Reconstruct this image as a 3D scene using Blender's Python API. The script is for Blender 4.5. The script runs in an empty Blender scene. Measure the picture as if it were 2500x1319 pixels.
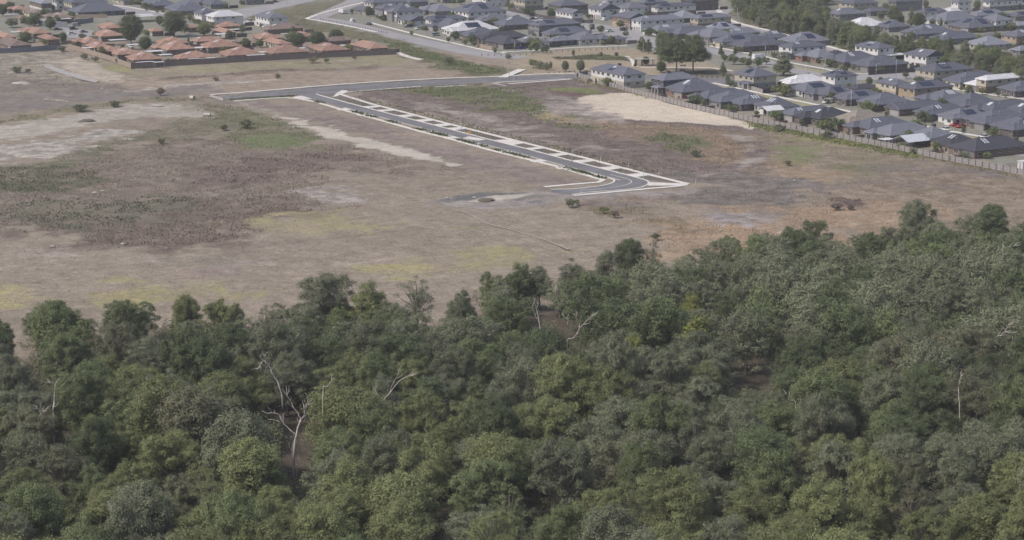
import bpy, bmesh, math, random
import numpy as np
from mathutils import Vector, Matrix, geometry
R = math.radians
sc = bpy.context.scene
# ---------------------------------------------------------------- camera
F, CU, CV, HC = 4900.0, 1250.0, 659.5, 110.0
PITCH = math.atan(1109.5 / F)
cam_d = bpy.data.cameras.new('camera'); cam = bpy.data.objects.new('camera', cam_d)
sc.collection.objects.link(cam); sc.camera = cam
cam.location = (0, 0, HC); cam.rotation_euler = (math.pi/2 - PITCH, 0, 0)
cam_d.sensor_width = 36; cam_d.lens = F/2500*36; cam_d.clip_start = 1; cam_d.clip_end = 30000
# ---------------------------------------------------------------- sky and sun
SUN_EL, SUN_AZ = 50.0, 248.0          # azimuth clockwise from +Y: the sun stands to the left, slightly behind the camera
w = bpy.data.worlds.new("World"); sc.world = w; w.use_nodes = True
nt = w.node_tree; nt.nodes.clear()
sky = nt.nodes.new('ShaderNodeTexSky'); sky.sky_type = 'NISHITA'; sky.sun_disc = False
sky.sun_elevation = R(SUN_EL); sky.sun_rotation = R(SUN_AZ); sky.air_density = 1.0; sky.dust_density = 4.0
bg = nt.nodes.new('ShaderNodeBackground'); bg.inputs['Strength'].default_value = 0.13
wo = nt.nodes.new('ShaderNodeOutputWorld')
nt.links.new(sky.outputs[0], bg.inputs[0]); nt.links.new(bg.outputs[0], wo.inputs[0])
sl = bpy.data.lights.new('sun', 'SUN'); sl.energy = 2.4; sl.angle = R(8); sl.color = (1.0, 0.94, 0.86)
so = bpy.data.objects.new('sun', sl); sc.collection.objects.link(so)
sd = Vector((math.sin(R(SUN_AZ))*math.cos(R(SUN_EL)), math.cos(R(SUN_AZ))*math.cos(R(SUN_EL)), math.sin(R(SUN_EL))))
so.rotation_euler = sd.to_track_quat('Z', 'Y').to_euler(); so.location = (-300, 0, 400)
sc.view_settings.view_transform = 'Standard'; sc.view_settings.look = 'None'
sc.view_settings.exposure = 0.05; sc.view_settings.gamma = 1.0
sc.cycles.max_bounces = 4; sc.cycles.diffuse_bounces = 2; sc.cycles.volume_bounces = 0
# ---------------------------------------------------------------- helpers
CP, SP = math.cos(PITCH), math.sin(PITCH)
def P(u, v, z=0.0):
    a = (u-CU)/F; b = -(v-CV)/F
    dx, dy, dz = a, CP + SP*b, -SP + CP*b
    t = (z-HC)/dz
    return Vector((dx*t, dy*t, z))
def PR(x, y, z=0.0):
    d = y*CP + (HC-z)*SP
    return CU + F*x/d, CV - F*((z-HC)*CP + y*SP)/d, d
AZ = R(30)
BX = Vector((math.cos(AZ), math.sin(AZ), 0)); AX = Vector((-math.sin(AZ), math.cos(AZ), 0))
def s2l(c):
    return tuple(((x/255)/12.92 if x/255 <= 0.04045 else ((x/255+0.055)/1.055)**2.4) for x in c)
col = sc.collection
def tag(o, label=None, cat=None, group=None, kind=None):
    if label: o['label'] = label
    if cat: o['category'] = cat
    if group: o['group'] = group
    if kind: o['kind'] = kind
    return o
def empty(name, loc, rz=0, label=None, cat=None, group=None):
    o = bpy.data.objects.new(name, None); col.objects.link(o); o.location = loc; o.rotation_euler = (0, 0, rz)
    o.empty_display_size = 0.5
    return tag(o, label, cat, group)
def copy_tree(o, parent=None):
    c = o.copy(); col.objects.link(c)
    if parent is not None: c.parent = parent
    for ch in o.children: copy_tree(ch, c)
    return c
class MB:
    def __init__(s): s.v = []; s.f = []; s.m = []
    def add(s, vs, fs, mi=0):
        n = len(s.v); s.v += [tuple(x) for x in vs]; s.f += [tuple(i+n for i in f) for f in fs]; s.m += [mi]*len(fs); return s
    def box(s, x0, x1, y0, y1, z0, z1, mi=0):
        return s.add([(x0,y0,z0),(x1,y0,z0),(x1,y1,z0),(x0,y1,z0),(x0,y0,z1),(x1,y0,z1),(x1,y1,z1),(x0,y1,z1)],
                     [(3,2,1,0),(4,5,6,7),(0,1,5,4),(1,2,6,5),(2,3,7,6),(3,0,4,7)], mi)
    def bar(s, p, q, r, mi=0, n=4, r2=None):
        p = Vector(p); q = Vector(q); d = q-p
        if d.length < 1e-6: return s
        r2 = r if r2 is None else r2
        m = d.to_track_quat('Z', 'Y').to_matrix(); vs = []
        for c, rr in ((p, r), (q, r2)):
            for k in range(n):
                a = 2*math.pi*(k+.5)/n; vs.append(c + m @ Vector((math.cos(a)*rr, math.sin(a)*rr, 0)))
        fs = [(k, (k+1) % n, n+(k+1) % n, n+k) for k in range(n)] + [tuple(range(n-1, -1, -1)), tuple(range(n, 2*n))]
        return s.add(vs, fs, mi)
    def tube(s, pts, rads, n=6, mi=0):
        vs = []
        pts = [Vector(p) for p in pts]
        for i, p in enumerate(pts):
            d = (pts[min(i+1, len(pts)-1)] - pts[max(i-1, 0)])
            m = d.to_track_quat('Z', 'Y').to_matrix()
            for k in range(n):
                a = 2*math.pi*k/n; vs.append(p + m @ Vector((math.cos(a)*rads[i], math.sin(a)*rads[i], 0)))
        fs = []
        for i in range(len(pts)-1):
            for k in range(n):
                fs.append((i*n+k, i*n+(k+1) % n, (i+1)*n+(k+1) % n, (i+1)*n+k))
        fs += [tuple(range(n-1, -1, -1)), tuple(range((len(pts)-1)*n, len(pts)*n))]
        return s.add(vs, fs, mi)
    def mesh(s, name, mats, smooth=False):
        me = bpy.data.meshes.new(name); me.from_pydata(s.v, [], s.f)
        mats = mats if isinstance(mats, (list, tuple)) else [mats]
        for m in mats: me.materials.append(m)
        if any(s.m): me.polygons.foreach_set('material_index', s.m)
        if smooth: me.polygons.foreach_set('use_smooth', [True]*len(me.polygons))
        me.update(); return me
    def build(s, name, mats, parent=None, smooth=False):
        return obj(name, s.mesh(name, mats, smooth), parent)
def obj(name, me, parent=None, loc=None, scale=None, rot=None):
    o = bpy.data.objects.new(name, me); col.objects.link(o)
    if parent is not None: o.parent = parent
    if loc is not None: o.location = loc
    if scale is not None: o.scale = scale
    if rot is not None: o.rotation_euler = rot
    return o
def npmesh(name, V, Q, mats, colors=None, k=4):
    me = bpy.data.meshes.new(name); n = len(Q)
    me.vertices.add(len(V)); me.vertices.foreach_set('co', np.asarray(V, np.float32).ravel())
    me.loops.add(n*k); me.loops.foreach_set('vertex_index', np.asarray(Q, np.int32).ravel())
    me.polygons.add(n); me.polygons.foreach_set('loop_start', np.arange(0, n*k, k, dtype=np.int32))
    me.polygons.foreach_set('loop_total', np.full(n, k, np.int32))
    for m in (mats if isinstance(mats, (list, tuple)) else [mats]): me.materials.append(m)
    if colors:
        for nm, C in colors.items():
            at = me.attributes.new(nm, 'FLOAT_COLOR', 'POINT')
            C4 = np.ones((len(V), 4), np.float32); C4[:, :3] = C
            at.data.foreach_set('color', C4.ravel())
    me.update(calc_edges=True); return me
# ---------------------------------------------------------------- materials
def mat(name, c, rough=0.8, var=0.12, scale=0.6, spec=0.3, metal=0.0, c2=None, bump=0.0, objrand=0.0, stretch=(1,1,1), detail=4):
    m = bpy.data.materials.new(name); m.use_nodes = True; t = m.node_tree; b = t.nodes['Principled BSDF']
    c = s2l(c); c2 = s2l(c2) if c2 else tuple(x*(1-var) for x in c); c1 = c if c2 is None else tuple(min(1, x*(1+var*0.6)) for x in c)
    tc = t.nodes.new('ShaderNodeTexCoord'); mp = t.nodes.new('ShaderNodeMapping'); mp.inputs['Scale'].default_value = stretch
    nz = t.nodes.new('ShaderNodeTexNoise'); nz.inputs['Scale'].default_value = scale; nz.inputs['Detail'].default_value = detail; nz.inputs['Roughness'].default_value = 0.65
    t.links.new(tc.outputs['Object'], mp.inputs[0]); t.links.new(mp.outputs[0], nz.inputs['Vector'])
    rp = t.nodes.new('ShaderNodeValToRGB'); rp.color_ramp.elements[0].position = 0.35; rp.color_ramp.elements[1].position = 0.65
    rp.color_ramp.elements[0].color = (*c2, 1); rp.color_ramp.elements[1].color = (*c1, 1)
    t.links.new(nz.outputs['Fac'], rp.inputs['Fac'])
    last = rp.outputs['Color']
    if objrand:
        oi = t.nodes.new('ShaderNodeObjectInfo'); mr = t.nodes.new('ShaderNodeMapRange')
        mr.inputs['To Min'].default_value = 1-objrand; mr.inputs['To Max'].default_value = 1+objrand
        t.links.new(oi.outputs['Random'], mr.inputs['Value'])
        mx = t.nodes.new('ShaderNodeMix'); mx.data_type = 'RGBA'; mx.blend_type = 'MULTIPLY'; mx.inputs['Factor'].default_value = 1
        t.links.new(last, mx.inputs[6]); t.links.new(mr.outputs[0], mx.inputs[7]); last = mx.outputs[2]
    t.links.new(last, b.inputs['Base Color'])
    b.inputs['Roughness'].default_value = rough; b.inputs['Specular IOR Level'].default_value = spec; b.inputs['Metallic'].default_value = metal
    if bump:
        bp = t.nodes.new('ShaderNodeBump'); bp.inputs['Strength'].default_value = bump; bp.inputs['Distance'].default_value = 0.3
        t.links.new(nz.outputs['Fac'], bp.inputs['Height']); t.links.new(bp.outputs[0], b.inputs['Normal'])
    return m
def leafmat(name):
    m = bpy.data.materials.new(name); m.use_nodes = True; t = m.node_tree; b = t.nodes['Principled BSDF']
    oi = t.nodes.new('ShaderNodeObjectInfo'); geo = t.nodes.new('ShaderNodeTexCoord')
    nz = t.nodes.new('ShaderNodeTexNoise'); nz.inputs['Scale'].default_value = 0.75; nz.inputs['Detail'].default_value = 5
    t.links.new(geo.outputs['Object'], nz.inputs['Vector'])
    mr = t.nodes.new('ShaderNodeMapRange'); mr.inputs['From Min'].default_value = 0.3; mr.inputs['From Max'].default_value = 0.7
    mr.inputs['To Min'].default_value = 0.72; mr.inputs['To Max'].default_value = 1.30
    t.links.new(nz.outputs['Fac'], mr.inputs['Value'])
    mx = t.nodes.new('ShaderNodeMix'); mx.data_type = 'RGBA'; mx.blend_type = 'MULTIPLY'; mx.inputs['Factor'].default_value = 1
    t.links.new(oi.outputs['Color'], mx.inputs[6]); t.links.new(mr.outputs[0], mx.inputs[7])
    t.links.new(mx.outputs[2], b.inputs['Base Color'])
    b.inputs['Roughness'].default_value = 0.6; b.inputs['Specular IOR Level'].default_value = 0.2
    g = t.nodes.new('ShaderNodeNewGeometry'); v = t.nodes.new('ShaderNodeVectorMath'); v.operation = 'ADD'; v.inputs[1].default_value = (0, 0, .55)
    n = t.nodes.new('ShaderNodeVectorMath'); n.operation = 'NORMALIZE'; t.links.new(g.outputs['Normal'], v.inputs[0]); t.links.new(v.outputs[0], n.inputs[0]); t.links.new(n.outputs[0], b.inputs['Normal'])
    tl = t.nodes.new('ShaderNodeBsdfTranslucent'); ms = t.nodes.new('ShaderNodeMixShader'); ms.inputs[0].default_value = 0.15
    t.links.new(mx.outputs[2], tl.inputs['Color']); t.links.new(b.outputs[0], ms.inputs[1]); t.links.new(tl.outputs[0], ms.inputs[2])
    t.links.new(ms.outputs[0], t.nodes['Material Output'].inputs['Surface'])
    return m
def vcmat(name, rough=0.9, fine=1.5, amp=0.28):
    m = bpy.data.materials.new(name); m.use_nodes = True; t = m.node_tree; b = t.nodes['Principled BSDF']
    def attr(n):
        a = t.nodes.new('ShaderNodeAttribute'); a.attribute_name = n; return a.outputs['Color']
    tc = t.nodes.new('ShaderNodeTexCoord')
    def noise(s, d=6, rg=0.7):
        n = t.nodes.new('ShaderNodeTexNoise'); n.inputs['Scale'].default_value = s; n.inputs['Detail'].default_value = d; n.inputs['Roughness'].default_value = rg
        t.links.new(tc.outputs['Object'], n.inputs['Vector']); return n.outputs['Fac']
    def mrange(src, a, bb, c, d):
        n = t.nodes.new('ShaderNodeMapRange'); n.inputs['From Min'].default_value = a; n.inputs['From Max'].default_value = bb
        n.inputs['To Min'].default_value = c; n.inputs['To Max'].default_value = d; t.links.new(src, n.inputs['Value']); return n.outputs[0]
    n1 = noise(0.16, 9, 0.72); n2 = noise(fine, 3, 0.7)
    f1 = mrange(n1, 0.42, 0.58, 0, 1)
    mx = t.nodes.new('ShaderNodeMix'); mx.data_type = 'RGBA'; t.links.new(f1, mx.inputs['Factor']); t.links.new(attr('ca'), mx.inputs[6]); t.links.new(attr('cb'), mx.inputs[7])
    m2 = t.nodes.new('ShaderNodeMix'); m2.data_type = 'RGBA'; m2.blend_type = 'MULTIPLY'; m2.inputs['Factor'].default_value = 1
    m3 = t.nodes.new('ShaderNodeMix'); m3.data_type = 'RGBA'; m3.blend_type = 'MULTIPLY'; t.links.new(attr('cn'), m3.inputs['Factor']); t.links.new(attr('cn'), m2.inputs['Factor'])
    t.links.new(mx.outputs[2], m3.inputs[6]); t.links.new(mrange(noise(0.42, 5, 0.75), 0.35, 0.65, .86, 1.14), m3.inputs[7])
    t.links.new(m3.outputs[2], m2.inputs[6]); t.links.new(mrange(n2, 0.3, 0.7, 1-amp, 1+amp), m2.inputs[7])
    t.links.new(m2.outputs[2], b.inputs['Base Color']); b.inputs['Roughness'].default_value = rough; b.inputs['Specular IOR Level'].default_value = 0.15
    bp = t.nodes.new('ShaderNodeBump'); bp.inputs['Strength'].default_value = 0.35; bp.inputs['Distance'].default_value = 0.3
    t.links.new(n2, bp.inputs['Height']); t.links.new(bp.outputs[0], b.inputs['Normal'])
    return m
M = {}
M['ground'] = vcmat('ground_soil_and_grass')
def vc1(name, up=0):
    m = bpy.data.materials.new(name); m.use_nodes = True; t = m.node_tree; b = t.nodes['Principled BSDF']
    a = t.nodes.new('ShaderNodeAttribute'); a.attribute_name = 'ca'; t.links.new(a.outputs['Color'], b.inputs['Base Color'])
    b.inputs['Roughness'].default_value = 0.8; b.inputs['Specular IOR Level'].default_value = 0.15
    if up:   # normals tilted up by hand, so shaded sides of blades and leaves render lighter
        g = t.nodes.new('ShaderNodeNewGeometry'); v = t.nodes.new('ShaderNodeVectorMath'); v.operation = 'ADD'; v.inputs[1].default_value = (0, 0, up)
        n = t.nodes.new('ShaderNodeVectorMath'); n.operation = 'NORMALIZE'; t.links.new(g.outputs['Normal'], v.inputs[0]); t.links.new(v.outputs[0], n.inputs[0]); t.links.new(n.outputs[0], b.inputs['Normal'])
    return m
M['tuft'] = vc1('tuft_blades', 1.6)
M['leafv'] = vc1('canopy_leaves', 0.5)
M['leaf'] = leafmat('gum_leaves')
M['bark'] = mat('bark_grey_brown', (122, 116, 106), var=0.35, scale=2, stretch=(1, 1, .3))
M['dead'] = mat('bare_dead_wood', (200, 191, 182), var=0.2, scale=1.5, stretch=(1, 1, .3))
M['asphalt_new'] = mat('fresh_asphalt', (116, 115, 118), var=0.22, scale=0.12, detail=9)
M['asphalt_old'] = mat('worn_asphalt', (150, 148, 150), var=0.12, scale=0.1, detail=8)
M['concrete'] = mat('pale_concrete', (208, 204, 199), var=0.14, scale=0.4, detail=7)
M['kerb'] = mat('kerb_concrete', (168, 165, 162), var=0.12, scale=0.5)
M['lawn'] = mat('mown_verge_grass', (132, 134, 100), c2=(150, 140, 115), scale=0.2, detail=8)
M['water'] = mat('ditch_water', (166, 162, 158), rough=0.6, spec=0.3, var=0.1)
RC = dict(d=(92, 94, 106), m=(109, 111, 122), l=(128, 130, 142), w=(192, 192, 196), b=(130, 123, 116), o=(151, 122, 109), n=(125, 110, 103), k=(66, 67, 76))
for k_, c_ in RC.items():
    M['roof_'+k_] = mat('roof_tiles_'+k_, c_, rough=0.7, var=0.3 if k_ in 'on' else 0.14, scale=0.5, spec=0.3, objrand=0.12, detail=8)
    M['cap_'+k_] = mat('ridge_caps_'+k_, tuple(min(235, x*1.18+8) for x in c_), rough=0.7, objrand=0.06)
WC = dict(W=(208, 207, 208), C=(178, 170, 156), G=(128, 126, 130), D=(98, 90, 90), T=(164, 146, 126), R=(136, 98, 84), K=(84, 84, 94), B=(120, 106, 98))
for k_, c_ in WC.items(): M['wall_'+k_] = mat('wall_'+k_, c_, rough=0.85, var=0.1, scale=0.4, objrand=0.05)
M['glass'] = mat('window_glass', (46, 50, 58), rough=0.15, spec=0.6, var=0.2)
M['frame'] = mat('window_frame_paint', (190, 190, 192), rough=0.5)
M['gdoor'] = mat('garage_door_panel', (150, 148, 150), rough=0.6, objrand=0.25)
M['solar'] = mat('solar_panel_glass', (48, 52, 72), rough=0.2, spec=0.6, var=0.2, scale=2)
M['pale_panel'] = mat('pale_panel_gloss', (196, 200, 208), rough=0.25, spec=0.5)
M['metal_w'] = mat('white_metal_sheet', (205, 205, 208), rough=0.5, var=0.08)
M['post_dark'] = mat('dark_timber', (82, 78, 80), rough=0.8)
M['paling'] = mat('grey_palings', (142, 138, 138), rough=0.9, var=0.16, scale=1.2, stretch=(1, 1, .2))
M['rail'] = mat('weathered_rail', (172, 168, 166), rough=0.9)
M['brownfence'] = mat('brown_fence_boards', (122, 112, 110), rough=0.9, var=0.14, scale=0.8)
M['brownfence2'] = mat('pale_fence_boards', (150, 136, 126), rough=0.9, var=0.14, scale=0.8)
M['bluefence'] = mat('slate_fence_sheet', (118, 122, 134), rough=0.7, var=0.1)
M['galv'] = mat('galvanised_steel', (176, 178, 182), rough=0.5)
M['lampglass'] = mat('lamp_lens', (215, 215, 215), rough=0.3)
M['rubber'] = mat('tyre_rubber', (38, 38, 40), rough=0.8)
M['rim'] = mat('wheel_rim', (150, 150, 155), rough=0.4)
M['timber'] = mat('pale_timber', (186, 176, 160), rough=0.85, var=0.2)
M['yellow'] = mat('yellow_sign_paint', (214, 160, 40), rough=0.5)
M['pipe'] = mat('concrete_pipe', (188, 182, 172), rough=0.85, var=0.2, scale=2)
M['rubble'] = mat('broken_rubble', (176, 172, 166), rough=0.9, var=0.35, scale=2)
M['soil'] = mat('dark_soil_heap', (104, 96, 90), c2=(84, 84, 66), rough=0.95, scale=1.5, detail=8)
# ---------------------------------------------------------------- numpy noise
_rng = np.random.RandomState(7)
_LAT = _rng.rand(256, 256)
def vnoise(x, y):
    xi = np.floor(x).astype(int); yi = np.floor(y).astype(int); fx = x-xi; fy = y-yi
    fx = fx*fx*(3-2*fx); fy = fy*fy*(3-2*fy)
    a = _LAT[xi % 256, yi % 256]; b = _LAT[(xi+1) % 256, yi % 256]; c = _LAT[xi % 256, (yi+1) % 256]; d = _LAT[(xi+1) % 256, (yi+1) % 256]
    return (a*(1-fx)+b*fx)*(1-fy)+(c*(1-fx)+d*fx)*fy
def fbm(x, y, s, o=4):
    r = 0; a = 1; t = 0
    for i in range(o): r = r+a*vnoise(x/s*2**i+17.3*i, y/s*2**i+5.1*i); t += a; a *= 0.55
    return r/t*2-1
def sdf(poly, X, Y):
    """negative inside"""
    n = len(poly); d2 = np.full(X.shape, 1e18); ins = np.zeros(X.shape, bool)
    for i in range(n):
        ax, ay = poly[i][0], poly[i][1]; bx, by = poly[(i+1) % n][0], poly[(i+1) % n][1]
        ex, ey = bx-ax, by-ay; L = ex*ex+ey*ey+1e-9
        t = np.clip(((X-ax)*ex+(Y-ay)*ey)/L, 0, 1)
        d2 = np.minimum(d2, (X-ax-t*ex)**2+(Y-ay-t*ey)**2)
        c = ((ay > Y) != (by > Y)) & (X < (bx-ax)*(Y-ay)/((by-ay) if by != ay else 1e-9)+ax)
        ins ^= c
    d = np.sqrt(d2); return np.where(ins, -d, d)
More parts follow.
